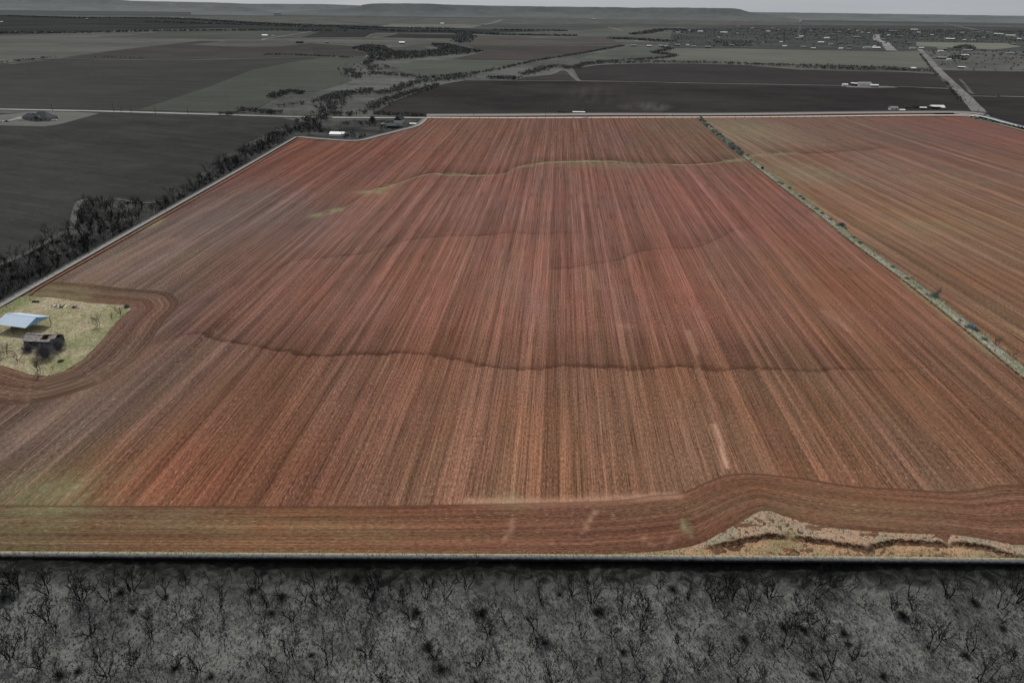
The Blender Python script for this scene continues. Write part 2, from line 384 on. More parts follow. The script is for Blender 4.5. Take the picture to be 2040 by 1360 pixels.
def m_field(name, has_head):
    g = NG(name); uv = g.attr('rowuv'); tint = g.attr('tint', 'Color')
    if has_head:
        hd = g.rng(g.attr('head', 'Fac'), -.25, .25, 0, 1)
        uv = g.vmix(hd, uv, g.attr('headuv')); tint = g.mix(hd, tint, g.attr('tinth', 'Color'))
    broad = g.noise(g.vmul(uv, (.13, .0012, 0)), 1, 1, .6)
    broad2 = g.noise(g.vmul(uv, (.34, .0014, 0)), 1, 1, .5)
    med = g.noise(g.vmul(uv, (.85, .004, 0)), 1, 2, .6)
    fine = g.noise(g.vmul(uv, (2.1, .012, 0)), 1, 2, .6)
    grain = g.noise(g.vmul(uv, (2.3, .75, 0)), 1, 3, .8)
    patch = g.noise(g.vmul(uv, (.03, .012, 0)), 1, 4, .6)
    # clods and pale stubble flecks lying along the rows
    sp = g.noise(g.vmul(uv, (2.6, .55, 0)), 1, 3, .7)
    spm = g.noise(g.vmul(uv, (.12, .012, 0)), 1.0, 3, .6)
    col = g.mix(g.rng(patch, .35, .68, 0, .55, True), tint, g.gain(tint, 1.0))
    cool = g.mix(1.0, tint, (.95, 1.02, 1.08, 1), 'MULTIPLY'); warm = g.mix(1.0, tint, (1.03, 1.0, .98, 1), 'MULTIPLY')
    col = g.mix(g.rng(patch, .38, .62, 0, 1, True), cool, warm)
    col = g.gain(col, g.rng(broad, .30, .70, .90 if has_head else .91, 1.10 if has_head else 1.08))
    col = g.gain(col, g.rng(broad2, .40, .66, .88, 1.28))
    col = g.gain(col, g.rng(med, .3, .7, .86, 1.16))
    col = g.gain(col, g.rng(fine, .32, .70, .68, 1.32))
    thin = g.noise(g.vmul(uv, (4.3, .05, 0)), 1, 1, .5)
    col = g.gain(col, g.rng(thin, .28, .44, .45, 1.0))
    hue = g.noise(g.vmul(uv, (.13, .006, 0)), 1, 3, .6)
    col = g.mix(g.rng(hue, .45, .62, 0, .6, True), col, g.mix(1.0, col, (.86, .96, .88, 1), 'MULTIPLY'))
    col = g.gain(col, g.rng(grain, .30, .70, .46, 1.56))
    pale = g.mix(.62, tint, alb((214,186,168)))
    spk = g.math('MULTIPLY', g.rng(sp, .58, .70), g.rng(spm, .44, .64, .12, 1.0))
    col = g.mix(g.math('MULTIPLY', spk, .8), col, pale)
    pz = g.vmul(g.pos(), (1, 1, 0))
    dd = g.math('ADD', g.attr('td', 'Fac'), g.math('ADD', g.rng(g.noise(pz, .035, 3), .3, .7, -3.5, 3.5), g.rng(g.noise(pz, .5, 3, .7), .3, .7, -1.1, 1.1)))
    up_ = g.rng(dd, -.3, .5)
    wash = g.math('MULTIPLY', g.math('MULTIPLY', g.rng(dd, 0, 34, .62, 0), up_), g.rng(broad2, .38, .62, 1.25, .6)); core = g.math('MULTIPLY', g.rng(dd, .4, 3.2, .75, 0), up_)
    tr = g.math('MULTIPLY', g.math('ADD', wash, core), g.attr('ts', 'Fac'))
    trn = g.math('MULTIPLY', tr, g.rng(g.noise(pz, .06, 4, .7), .3, .7, .55, 1.25), clamp=True)
    col = g.mix(g.math('MULTIPLY', trn, .85), col, g.gain(tint, .30))
    gr = g.math('MULTIPLY', g.attr('green', 'Fac'), g.rng(g.noise(g.vmul(uv, (.22, .08, 0)), 1, 4, .75), .36, .64, .05, 1.05), clamp=True)
    col = g.mix(gr, col, g.mix(g.rng(grain, .3, .7), alb((112,116,80)), alb((156,158,124))))
    cr_ = g.math('MULTIPLY', g.math('MULTIPLY', g.rng(dd, -2.6, -.6), g.rng(dd, -.2, .5, 1, 0)), g.math('MULTIPLY', g.attr('tg', 'Fac'), g.rng(g.noise(pz, .03, 3), .4, .6, .25, .95)))
    col = g.mix(cr_, col, alb((142,146,112)))
    pl = g.math('MULTIPLY', g.attr('pale', 'Fac'), g.rng(grain, .3, .65, .45, 1.1), clamp=True)
    col = g.mix(pl, col, alb((196,154,130)))
    if has_head:      # dark lip where the rows meet the headland
        lip = g.math('ABSOLUTE', g.math('ADD', g.attr('head', 'Fac'), .1))
        col = g.gain(col, g.rng(lip, 0, .5, .62, 1))
    g.color(col)
    h = g.math('ADD', g.math('MULTIPLY', fine, .8), grain)
    g.bump(h, .35, .25)
    return g.m
xsA = np.arange(POLY_A[:, 0].min()-3, POLY_A[:, 0].max()+4, 1.0); ymax = POLY_A[:, 1].max()+6
ysA = geo(FRONT[:, 1].min()-3, ymax, .65, .0060)
ploughed = grid_sheet('ploughed_field', POLY_A, xsA, ysA, m_field('red_tilled_soil', True), zA, [
    ('tint', 'FLOAT_COLOR', tintA), ('tinth', 'FLOAT_COLOR', tintH), ('rowuv', 'FLOAT_VECTOR', uvr(ROTA)), ('headuv', 'FLOAT_VECTOR', huvA),
    ('head', 'FLOAT', headA), ('td', 'FLOAT', make_td(terraces, 'd')), ('ts', 'FLOAT', make_td(terraces, 's')), ('tg', 'FLOAT', make_td(terraces, 'g')), ('pale', 'FLOAT', line_green([([(930,1001),(1100,1002),(1350,990)],1.3,.5),([(1372,668),(1400,770),(1424,850)],.45,.22),([(1422,850),(1434,885),(1446,935)],.6,1.1),([(1350,800),(1362,860),(1385,960)],.45,.28),([(1163,1064),(1176,1040),(1190,1022)],.5,.4),([(1006,1080),(1018,1060),(1022,1040)],.5,.35),([(1280,1074),(1290,1086),(1302,1090)],.5,.3),([(1328,1088),(1342,1076)],.5,.25),([(180,565),(260,515),(340,480)],5,.12),([(1236,650),(1250,652)],2,.2),([(1370,660),(1378,680),(1388,705)],.9,.4),([(1640,620),(1690,660)],1.2,.25),([(1180,540),(1195,575)],1.2,.2),([(60,860),(180,790),(300,700)],6,.12)])), ('green', 'FLOAT', lambda X, Y: np.maximum(gA1(X, Y), gA2(X, Y)))])
xsB = np.arange(FENCE[:, 0].min()-4, POLY_B[:, 0].max()+4, 3.0); ysB = geo(FENCE[:, 1].min()-3, POLY_B[:, 1].max()+5, 1.2, .008)
fieldB = grid_sheet('ploughed_field', POLY_B, xsB, ysB, m_field('brown_tilled_soil', False), zB, [
    ('tint', 'FLOAT_COLOR', tintB), ('rowuv', 'FLOAT_VECTOR', uvr(ROTB)), ('td', 'FLOAT', make_td(terr_b, 'd')), ('ts', 'FLOAT', make_td(terr_b, 's')), ('tg', 'FLOAT', make_td(terr_b, 'g')), ('pale', 'FLOAT', lambda X, Y: X*0), ('green', 'FLOAT', lambda X, Y: np.maximum(gB1(X, Y), gB2(X, Y)))])

# grass island with the shed: laid over the field
def m_patch():
    g = NG('dry_meadow_grass'); p = g.pos()
    n1 = g.noise(p, .11, 4, .65); n2 = g.noise(p, .9, 4, .75); n3 = g.noise(g.vmul(p, (1.3, 2.6, 1)), 1, 3, .75)
    col = g.mix(g.rng(n1, .35, .62, 0, 1, True), alb((172,160,136)), alb((146,142,110)))
    gm = g.math('MULTIPLY', g.attr('green', 'Fac'), g.rng(n2, .3, .6, .5, 1.2), clamp=True)
    col = g.mix(g.math('MULTIPLY', gm, .6), col, alb((108,118,78)))
    col = g.gain(col, g.rng(n3, .30, .70, .5, 1.45)); col = g.gain(col, g.rng(n2, .3, .7, .72, 1.28))
    g.color(col); g.bump(n3, .8, .4); return g.m
gP = blobs([(165,690,6,5,.9),(195,665,5,4,.7),(120,725,5,3.5,.7),(20,640,8,5,.5),(8,665,6,4,.6),(130,578,12,5,.6),(215,640,7,5,.6)])
gP2 = line_green([([(-200,735),(0,622),(70,588)],4.0,1.5),([(255,620),(205,682),(160,722),(125,742)],2.0,.8)])
# its outline, rounded
def zP(X, Y): return gentle(X, Y) + .12*np.sin(X*.7)*np.sin(Y*.6)*.5+.05
pxs = np.arange(PATCH[:, 0].min()-2, PATCH[:, 0].max()+2, .8); pys = np.arange(PATCH[:, 1].min()-2, PATCH[:, 1].max()+2, .8)
meadow = grid_sheet('meadow', PATCH, pxs, pys, m_patch(), zP, [('green', 'FLOAT', lambda X, Y: np.maximum(gP(X, Y), gP2(X, Y)))], z0=.12)

# eroded bank at the near right corner
GP = np.vstack([GUL, PP([(2480,1123),(2040,1120),(1500,1117.5),(1180,1115)])])
def m_gully():
    g = NG('eroded_clay'); p = g.pos()
    n1 = g.noise(p, .16, 4, .6); n2 = g.noise(p, 1.1, 4, .75); n3 = g.noise(p, 3.2, 3, .8)
    up = g.math('ADD', g.attr('upper', 'Fac'), g.rng(g.noise(p, .9, 5, .7), .3, .7, -.55, .55))
    low = g.mix(g.rng(n1, .4, .6, 0, 1, True), alb((182,146,116)), alb((156,138,108)))
    low = g.mix(g.rng(n2, .62, .75), low, alb((200,160,120)))
    hi = g.mix(g.rng(n1, .38, .6, 0, 1, True), alb((172,144,122)), alb((154,144,124)))
    hi = g.mix(g.rng(n2, .55, .75, 0, .5), hi, alb((166,116,90)))
    col = g.mix(g.rng(up, -.2, .6), low, hi)
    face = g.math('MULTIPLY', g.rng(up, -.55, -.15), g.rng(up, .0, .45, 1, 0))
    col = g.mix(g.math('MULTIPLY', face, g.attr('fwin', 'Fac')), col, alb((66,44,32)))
    gm = g.math('MULTIPLY', g.attr('green', 'Fac'), g.rng(n2, .3, .6, .4, 1.2), clamp=True)
    col = g.mix(gm, col, alb((104,104,58)))
    col = g.gain(col, g.rng(n3, .3, .7, .8, 1.2))
    g.color(col); g.bump(n3, .7, .3); return g.m
gG = blobs([(1575,1075,1.2,1.8,.7),(1560,1088,3,1.2,.5),(1480,1097,5,.9,.4),(1830,1105,5,1.0,.25)])
def fwin(X, Y):
    w_ = sstep((X-SC[0, 0])/5)*(1-sstep((X-SC[-1, 0])/1.5))
    for a in (1575, 1722, 1888): w_ = w_*(1-.9*np.exp(-((X-P(a, 1090)[0])/.8)**2))
    return w_
gx = np.arange(GP[:, 0].min()-1, GP[:, 0].max()+1, .45); gy = np.arange(GP[:, 1].min()-1, GP[:, 1].max()+1, .3)
kx0 = rng.uniform(-4.5, 4.5, 24); ky0 = rng.uniform(-4.5, 4.5, 24)
def zGr(X, Y):
    z = np.zeros(X.shape)
    for i in range(24): z += np.sin(X*kx0[i]+Y*ky0[i]+i)/(.8+math.hypot(kx0[i], ky0[i]))
    return zG(X, Y) + .045*z
gully = grid_sheet('eroded_bank', GP, gx, gy, m_gully(), zGr, [
    ('upper', 'FLOAT', lambda X, Y: Y-yint(SC, X)-.5), ('fwin', 'FLOAT', fwin), ('green', 'FLOAT', gG)], z0=.10)

# rough grey pasture in front
def m_pasture():
    g = NG('grey_pasture_painted_shadow'); p = g.pos(); d = g.attr('edge', 'Fac')
    n1 = g.noise(p, .07, 4, .6); n2 = g.noise(p, .5, 4, .7); n3 = g.noise(g.vmul(g.rot(p, .5), (3.4, 1.5, 1)), 1, 4, .8); n4 = g.noise(p, .25, 3, .6, 1.5)
    col = g.mix(g.rng(n1, .38, .62, 0, 1, True), alb((116,116,113)), alb((92,92,90)))
    col = g.gain(col, g.rng(n3, .30, .70, .5, 1.5)); col = g.gain(col, g.rng(n2, .3, .7, .76, 1.24))
    col = g.mix(g.rng(n4, .60, .75, 0, .4, True), col, alb((34,34,34)))
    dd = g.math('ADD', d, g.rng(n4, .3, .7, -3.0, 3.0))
    col = g.gain(col, g.rng(dd, 1.5, 12.0, .12, 1.0, True))  # drop shadow below the field edge, painted as darker ground colour
    g.color(col); g.bump(n3, 1.0, .35); return g.m
past_px = [(-900,1104),(0,1105),(500,1109),(1000,1113),(1500,1117),(2040,1120),(2480,1123)]
PAST = np.vstack([FRONT, [[170, 12], [-170, 12]]])
sx = np.arange(-172, 172, .55); sy = np.arange(11, FRONT[:, 1].max()+1, .5)
ph = rng.uniform(0, 6.28, 40); kx = rng.uniform(-2.6, 2.6, 40); ky = rng.uniform(-2.6, 2.6, 40)
def zS(X, Y):
    z = np.zeros(X.shape)
    for i in range(40): z += np.sin(X*kx[i]+Y*ky[i]+ph[i])/(.6+math.hypot(kx[i], ky[i]))
    return .055*z + .6*np.sin(X*.05+.5)*np.sin(Y*.09) + .15*np.sin(X*.21+Y*.1)
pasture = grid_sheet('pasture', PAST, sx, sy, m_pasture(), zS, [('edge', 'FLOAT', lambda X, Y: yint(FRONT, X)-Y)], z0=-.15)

# ------------------------------------------------------------------ base land and far fields
m_base = m_land('range_grass', (98,99,96), .2, .1, (.01, .03), .004, .12, .25, (76,77,75))
base = mesh_obj('ground', [(-9e4,-3000,-1.2),(9e4,-3000,-1.2),(9e4,1.2e5,-1.2),(-9e4,1.2e5,-1.2)], [(0,1,2,3)], m_base); tag(base, kind='structure')
LV = [0]
def zone(name, pts, c, c2=None, var=.12, ang=0.0, stretch=(.004, .05), patch=.003, fine=.15, fvar=.1, z=None):
    LV[0] += 1
    z = -1.0 + LV[0]*.012 if z is None else z
    return flat_sheet(name, pts, z, m_land('%s_%d' % (name, LV[0]), c, var, ang, stretch, patch, fine, fvar, c2))
zone('rangeland', [(-2500,60),(-2500,49),(0,49),(700,49),(1300,48),(2200,62),(4200,85),(4200,100),(2400,80),(1800,72),(1200,60),(600,58)], (82,84,84), (72,75,75), stretch=(.0006,.008), patch=.0006)  # bluish greys of the farthest land carry painted distance haze
zone('rangeland', [(-2500,38),(0,30),(700,34),(1500,42),(2400,58),(4200,85),(4200,78),(2200,44),(1500,32),(700,22),(0,14),(-2500,-16)], (84,87,88), (74,78,79), stretch=(.0002,.004), patch=.0003)
zone('woodland_floor', [(-1500,50),(0,32),(150,35),(330,36),(520,47),(900,56),(1000,60),(1200,66),(1190,73),(1040,70),(880,66),(640,64),(560,61),(330,58),(150,66),(0,70),(-1500,60)], (62,64,64), (52,54,54), stretch=(.002,.02), patch=.002)
zone('pale_field', [(-1500,52),(0,71),(200,74),(500,80),(396,82),(250,98),(140,113),(80,117),(0,128),(-1500,120)], (96,96,93), (84,84,82))
zone('fallow_field', [(140,114),(250,98),(396,82),(520,84),(620,86),(700,92),(725,112),(620,112),(350,119),(120,117)], (74,73,72), (66,65,64))
zone('fallow_field', [(240,74),(340,61),(430,56),(640,64),(600,75),(500,79)], (82,84,80), (76,77,74))
zone('pale_field', [(380,89),(470,80),(560,80),(640,84),(560,93),(500,95)], (92,92,89))
zone('winter_field', [(-1500,130),(-200,124),(0,129),(30,127),(110,118),(350,121),(620,114),(720,119),(700,133),(690,150),(700,160),(640,180),(560,190),(520,212),(498,225),(0,215),(-1500,185)], (69,70,67), (63,63,61), .12, .03)
zone('winter_field', [(600,121),(640,116),(726,119),(700,133),(690,150),(702,160),(640,180),(560,190),(520,212),(498,225),(275,219),(350,195),(420,172),(500,140)], (81,84,78), (74,76,71), .10, .03)
zone('fallow_field', [(640,63),(749,65),(725,75),(600,75)], (63,62,62)); zone('fallow_field', [(755,75),(793,67),(920,69),(908,77)], (63,62,62))
zone('pale_field', [(560,79),(924,80),(915,86),(680,87),(600,85)], (98,98,94))
zone('pale_field', [(755,53),(783,48),(965,49.5),(940,56),(790,55.5)], (110,111,106))
zone('pale_field', [(985,66),(1180,73),(1560,78),(1500,72),(1340,66),(1370,54),(1250,54),(1130,62)], (94,95,91), (84,85,82))
zone('fallow_field', [(920,89),(934,76),(1215,76),(1243,91)], (86,83,81), (78,75,73), stretch=(.003,.03))
zone('fallow_field', [(900,118),(968,103),(930,91),(1229,92.5),(1092,117),(1068,120)], (76,73,72), (70,67,66))
zone('fallow_field', [(620,94),(690,97),(733,106),(725,113),(630,112)], (72,70,69)); zone('fallow_field', [(766,96),(834,91),(882,103),(817,106)], (80,79,77))
zone('green_field', [(790,140),(824,120),(1068,120.5),(978,141),(886,154),(836,155.5)], (86,89,83), (80,82,77))
zone('green_field', [(1150,117),(1250,94),(1325,93),(1303,104),(1318,112),(1300,117),(1200,119)], (91,93,88))
zone('green_field', [(1328,110),(1342,97),(1480,97),(1765,103),(1828,101),(1862,136),(1560,128),(1340,123),(1300,119)], (101,102,96), (94,95,89), .1, .02, (.002,.05))
zone('dark_field', [(1143,138),(1195,130),(1298,127),(1380,127),(1512,131),(1590,139),(1865,147),(1888,174),(1683,169.5),(1340,163.5),(1155,159.5)], (62,60,60), (56,54,54), .13, .01, (.003,.07))
zone('dark_field', [(1028,159),(1060,152),(1095,149),(1115,141),(1130,142),(1148,160)], (72,70,70))
zone('dark_field', [(742,227),(780,205),(817,190),(850,177),(879,168),(927,160.5),(1150,162),(1380,166),(1680,171),(1893,177),(1948,230),(1400,231),(850,232)], (60,57,57), (48,46,46), .18, .01, (.004,.10), .004)
zone('dark_field', [(1872,141),(2040,143.5),(2700,155),(2700,212),(2040,192),(1930,189)], (64,62,61), (58,56,55), .15, .03)
zone('dark_field', [(1937,192),(2040,195),(2700,215),(2700,430),(2040,250),(1968,229)], (60,57,57), (50,48,48), .15, .03)
zone('pale_field', [(1842,101),(2700,110),(2700,153),(2040,142.5),(1870,140)], (98,98,96), (82,82,80), .14, .05, (.01,.04), .004, .3, .2)
zone('town_ground', [(1330,96),(1340,60),(1480,50),(1900,52),(2700,70),(2700,110),(2040,103),(1838,101),(1765,103),(1480,96.5)], (78,79,79), (66,67,67), .16, 0, (.01,.02), .004, .1, .2)
zone('pale_field', [(1825,84),(2003,86.5),(2036,93),(1980,99),(1826,92)], (116,118,109), (106,108,100))
zone('dark_field', [(-2400,520),(-1200,180),(0,226),(200,222),(560,235),(600,243),(540,262),(430,318),(395,352),(340,392),(290,402),(230,396),(175,398),(152,412),(146,440),(128,460),(0,522),(-500,760)], (65,65,63), (56,56,55), .2, .35, (.006,.06), .006, .4, .14)
zone('lawn', [(-300,232),(0,250),(90,252),(112,249),(140,242),(198,226),(150,223),(60,224),(0,229),(-300,222)], (106,106,103), (96,96,93), .08)
zone('scrub_floor', [(-900,1090),(-500,760),(0,522),(128,460),(146,440),(152,412),(175,398),(230,396),(290,402),(340,392),(395,352),(430,318),(540,262),(600,243),(850,236),(852,240),(835,253),(760,273),(712,283),(595,275),(500,330),(300,444),(0,617),(-836,1098)], (78,78,77), (46,46,46), .3, .9, (.15,.3), .03, .9, .4)

def road(name, line, wdt, c, w2=None, z=None, var=.1):
    LV[0] += 1
    m = m_land('gravel_%d_%d_%d' % tuple(c), c, var, 0, (.05,.05), .01, .8, .1)
    o = strip(name, line, wdt, -1.0+LV[0]*.012 if z is None else z, m, w2, wob=.08); return o
road('road', [(-1200,188),(-600,203),(0,217.5),(200,221.5),(440,228.5),(560,232),(700,234.5),(850,234.5)], 7, (168,166,162))
road('road', [(-900,62),(0,71),(200,74),(500,80),(530,77),(620,63)], 12, (128,127,124))
road('road', [(1958,232),(1945,216),(1922,192),(1900,170),(1870,140),(1850,118),(1832,98)], 15, (124,123,122))
road('highway', [(1777,101),(1769,93),(1763,85),(1747,79),(1746,69)], 34, (140,139,138))
road('dirt_track_or_glow', [(1148,161.5),(1280,163),(1380,165.5),(1683,170.5)], 5, (128,124,122)); road('dirt_track_or_glow', [(1740,172.5),(1800,173),(1892,177)], 6, (130,127,124))
road('farm_yard', [(1684,172.5),(1730,173.5),(1778,173)], 26, (122,120,118))
road('farm_yard', [(1800,223),(1860,222),(1935,224)], 16, (110,108,106))
road('dirt_track_or_glow', [(1040,153.5),(1095,148.5),(1113,141),(1130,141.5),(1142,152),(1153,161)], 8, (112,111,109))
road('dirt_track_or_glow', [(1155,134),(1195,129),(1250,127),(1298,126)], 10, (122,121,118)); road('dirt_track_or_glow', [(1500,131.5),(1540,134),(1600,139)], 14, (120,118,115)); road('dirt_track_or_glow', [(1765,142),(1800,143.5),(1862,147)], 12, (118,116,114))
road('dirt_track_or_glow', [(920,89.5),(1080,90.5),(1235,92)], 12, (118,118,114))
road('dirt_track_or_glow', [(728,75),(750,66),(790,67),(755,75)], 12, (104,103,100)); road('dirt_track_or_glow', [(965,49.5),(985,45),(998,40)], 30, (128,128,126))
road('dirt_track_or_glow', [(1985,191.5),(2040,193),(2500,205)], 7, (132,130,128)); road('dirt_track_or_glow', [(1912,158),(1922,168),(1935,185),(1945,188)], 5, (96,95,93))
road('dirt_track_or_glow', [(0,127),(50,122),(110,117),(200,118.5),(350,120)], 9, (104,104,101)); road('dirt_track_or_glow', [(770,205),(820,187),(870,170),(925,160)], 7, (104,104,102))
road('driveway', [(0,242),(20,240),(45,233),(60,230)], 6, (160,160,156))
road('dirt_track_or_glow', [(142,455),(146,440),(150,420),(158,402),(175,396)], 3, (98,97,95)); road('dirt_track_or_glow', [(128,462),(60,500),(0,527),(-200,600)], 3, (84,84,82))
road('dirt_track_or_glow', [(230,396),(290,404),(330,398)], 3, (90,90,88))
road('dirt_track_or_glow', [(1880,47),(1985,67),(2100,82),(2300,100)], 60, (104,105,104)); road('dirt_track_or_glow', [(1540,82),(1600,81),(1690,83)], 14, (110,110,107)); road('dirt_track_or_glow', [(1520,91),(1600,93),(1690,94)], 12, (112,111,108)); road('dirt_track_or_glow', [(1340,66),(1400,72),(1450,73),(1520,74)], 20, (108,108,105))
road('dirt_track_or_glow', [(2036,122),(1960,121.5),(1930,120)], 8, (118,117,115)); road('dirt_track_or_glow', [(1212,54),(1240,62)], 25, (118,117,114))

# pale tracks and painted edge glow round the red land
def m_edge(name, cin, cout, w):
    g = NG(name); p = g.pos(); a = g.math('ABSOLUTE', g.attr('across', 'Fac'))
    a = g.math('ADD', a, g.rng(g.noise(p, .8, 3), .3, .7, -.12, .12))
    col = g.mix(g.rng(a, .0, .85, 0, 1, True), alb(cin), alb(cout))
    col = g.gain(col, g.rng(g.noise(p, 1.5, 3, .7), .3, .7, .86, 1.12)); g.color(col); return g.m
def edge_strip(name, line, lw, rw, z, mat, zf=None):
    """lw/rw: width to the left / right of the line, 'across' runs -1..0..1"""
    ws = smooth_line(PP(line), 8); n = len(ws); vs = []; at = []
    for i in range(n):
        d = ws[min(i+1, n-1)]-ws[max(i-1, 0)]; d = d/np.linalg.norm(d); nn = np.array([-d[1], d[0]])
        for k, a in ((lw, -1), (lw*.5, -.5), (0, 0), (-rw*.5, .5), (-rw, 1)):
            q = ws[i]+nn*k; zz = z + (float(gentle(q[0], q[1])) if zf else 0)
            vs.append((q[0], q[1], zz)); at.append(a)
    fs = [(5*i+k+1, 5*i+k, 5*i+5+k, 5*i+6+k) for i in range(n-1) for k in range(4)]
    o = mesh_obj(name, vs, fs, mat); a_ = o.data.attributes.new('across', 'FLOAT', 'POINT'); a_.data.foreach_set('value', at)
    if o.data.polygons[0].normal.z < 0: o.data.flip_normals()
    return tag(o, kind='structure')
me_l = m_edge('pale_track_with_glow', (150,148,145), (58,58,58), 1)  # outline glow painted into the track colour, fading outward
edge_strip('dirt_track_or_glow', [(-836,1096),(-400,845),(0,615),(100,557),(300,442),(500,328),(592,274)], 4.2, .7, .42, me_l, True)
edge_strip('dirt_track_or_glow', [(592,274.5),(640,279),(712,282.5),(760,272),(800,262),(835,252),(852,238)], 9, 1.2, .46, me_l, True)
me_o = m_edge('orange_soil_verge', (140,102,82), (118,84,68), 1)
edge_strip('field_verge', [(60,590),(100,563),(300,449),(500,334.5),(588,281),(600,279),(650,282)], .6, .7, .44, me_o, True)
me_f = m_edge('pale_gravel_road', (226,200,184), (176,158,146), 1)
edge_strip('road', [(850,235.5),(1000,236),(1200,235.5),(1392,234.5),(1650,233),(1900,230.5),(1950,233)], 3.5, 5, .50, me_f, True)
me_g = m_edge('far_edge_glow', (150,148,147), (58,56,56), 1)  # fading glow of the far edge, painted as a pale strip
edge_strip('road_verge_or_glow', [(850,231.5),(1000,231),(1200,230),(1400,229.5),(1650,227.5),(1900,225),(1960,229)], 22, 7, .40, me_g, True)
me_s = m_edge('soil_verge', (108,74,64), (120,96,84), 1)
edge_strip('road_verge_or_glow', [(870,232.6),(1000,232.8),(1200,232),(1400,231.2),(1650,229.8),(1860,228)], 1.8, 1.8, .52, me_s, True)
edge_strip('road_verge_or_glow', [(1900,227),(1950,232),(2040,256),(2400,348),(2700,430)], 9, 3, .54, m_edge('right_edge_glow', (190,192,196), (66,66,66), 1), True)  # glow along the right edge, painted as a pale strip
edge_strip('road_verge_or_glow', [(1925,233),(1960,241),(2040,262),(2400,358),(2700,445)], 3, 2.5, .50, m_edge('grass_verge', (140,138,118), (110,100,80), 1), True)
def m_front():
    g = NG('front_glow_and_shadow'); p = g.pos(); a = g.attr('across', 'Fac')
    a = g.math('ADD', a, g.rng(g.noise(p, 1.2, 3), .3, .7, -.12, .12))
    col = g.mix(g.rng(a, -.95, -.1, 0, 1, True), alb((168,156,122)), alb((108,111,116)))  # grey-blue glow line painted along the front edge
    col = g.mix(g.rng(a, -.35, .75, 0, 1, True), col, alb((13,13,13)))  # fades into the painted drop shadow
    g.color(col); return g.m
edge_strip('dirt_track_or_glow', [(-900,1106),(0,1107.5),(500,1111.5),(1000,1115.5),(1500,1119),(2040,1122.5),(2480,1125)], .85, 1.15, .46, m_front(), True)  # strip carrying the painted front glow and drop shadow

# fence strip between the two fields
def m_strip():
    g = NG('dry_fence_grass'); p = g.pos(); n1 = g.noise(p, .05, 3); n2 = g.noise(p, 1.3, 4, .75)
    col = g.mix(g.rng(n1, .38, .6, 0, 1, True), alb((172,168,154)), alb((150,150,130)))
    a = g.math('ABSOLUTE', g.attr('across', 'Fac')); col = g.mix(g.rng(a, .45, 1, 0, .8), col, alb((124,112,76)))
    col = g.gain(col, g.rng(n2, .3, .7, .62, 1.3)); g.color(col); g.bump(n2, .8, .4); return g.m
edge_strip('field_margin', fence_px, 2.1, 2.3, .62, m_strip(), True)

# ------------------------------------------------------------------ hills
def mesa(name, base_px, top_px_, z_dist, c, c2):
    """ridge whose skyline runs through the given picture points at the given distance"""
    vs = []; n = len(top_px_)
    for px, py in top_px_:
        d = M3 @ np.array([(px-1020)/FPX, -(py-680)/FPX, -1.0]); t = z_dist/math.hypot(d[0], d[1]); x, y, z = d[0]*t, d[1]*t, H+d[2]*t
        u = np.array([x, y])/z_dist
        for k, hh in ((-.10, -8), (-.045, .25), (-.02, .5), (-.008, .86), (0, 1.0), (.15, .96)):
            zz = z*hh if hh > 0 else -8
            q = u*z_dist*(1+k); j = 1
            vs.append((q[0]*j, q[1]*j, max(zz, -8)))
    fs = [(6*i+k, 6*i+6+k, 6*i+7+k, 6*i+k+1) for i in range(n-1) for k in range(5)]
    g = NG(name+'_slope'); p = g.pos(); n1 = g.noise(g.vmul(p, (1, 1, 4)), .0012, 6, .65); n2 = g.noise(g.vmul(p, (1, 1, .2)), .006, 4, .7)
    col = g.mix(g.rng(n1, .35, .65, 0, 1, True), alb(c), alb(c2)); g.color(g.gain(col, g.rng(n2, .3, .7, .9, 1.1)))  # haze of distance is mixed into the slope colours
    o = mesh_obj(name, vs, fs, g.m, smooth=True); return tag(o, kind='structure')
def dens(pts, step=14, jit=.35):
    out = []
    for (a, b), (c, d) in zip(pts[:-1], pts[1:]):
        m = max(1, int(abs(c-a)/step))
        out += [(a+(c-a)*k/m, b+(d-b)*k/m + (random.uniform(-jit, jit) if k else 0)) for k in range(m)]
    return out+[pts[-1]]
mesa('distant_plateau', None, dens([(-1200,-12),(-300,-9),(0,-6),(200,-3),(262,2),(420,5),(500,8),(640,8.5),(740,12),(1100,20),(1460,24),(1700,27),(2040,32),(2700,46),(3400,60)], 20, .25), 26000, (110,113,114), (101,104,105))
mesa('mesa', None, dens([(560,27),(610,21),(650,19),(690,16),(712,14),(722,10),(742,7.5),(770,7),(850,7.5),(905,10),(1000,12),(1100,13.5),(1240,15),(1262,16),(1280,15.5),(1300,15),(1360,15.5),(1462,17),(1475,19),(1484,22),(1500,26),(1540,31),(1600,40)], 10, .3), 17000, (101,105,106), (92,95,96))
mesa('hill', None, dens([(380,26),(405,17),(425,13),(445,11.5),(475,11.5),(497,14),(515,18),(545,26)], 8, .15), 15000, (106,109,110), (99,102,103))

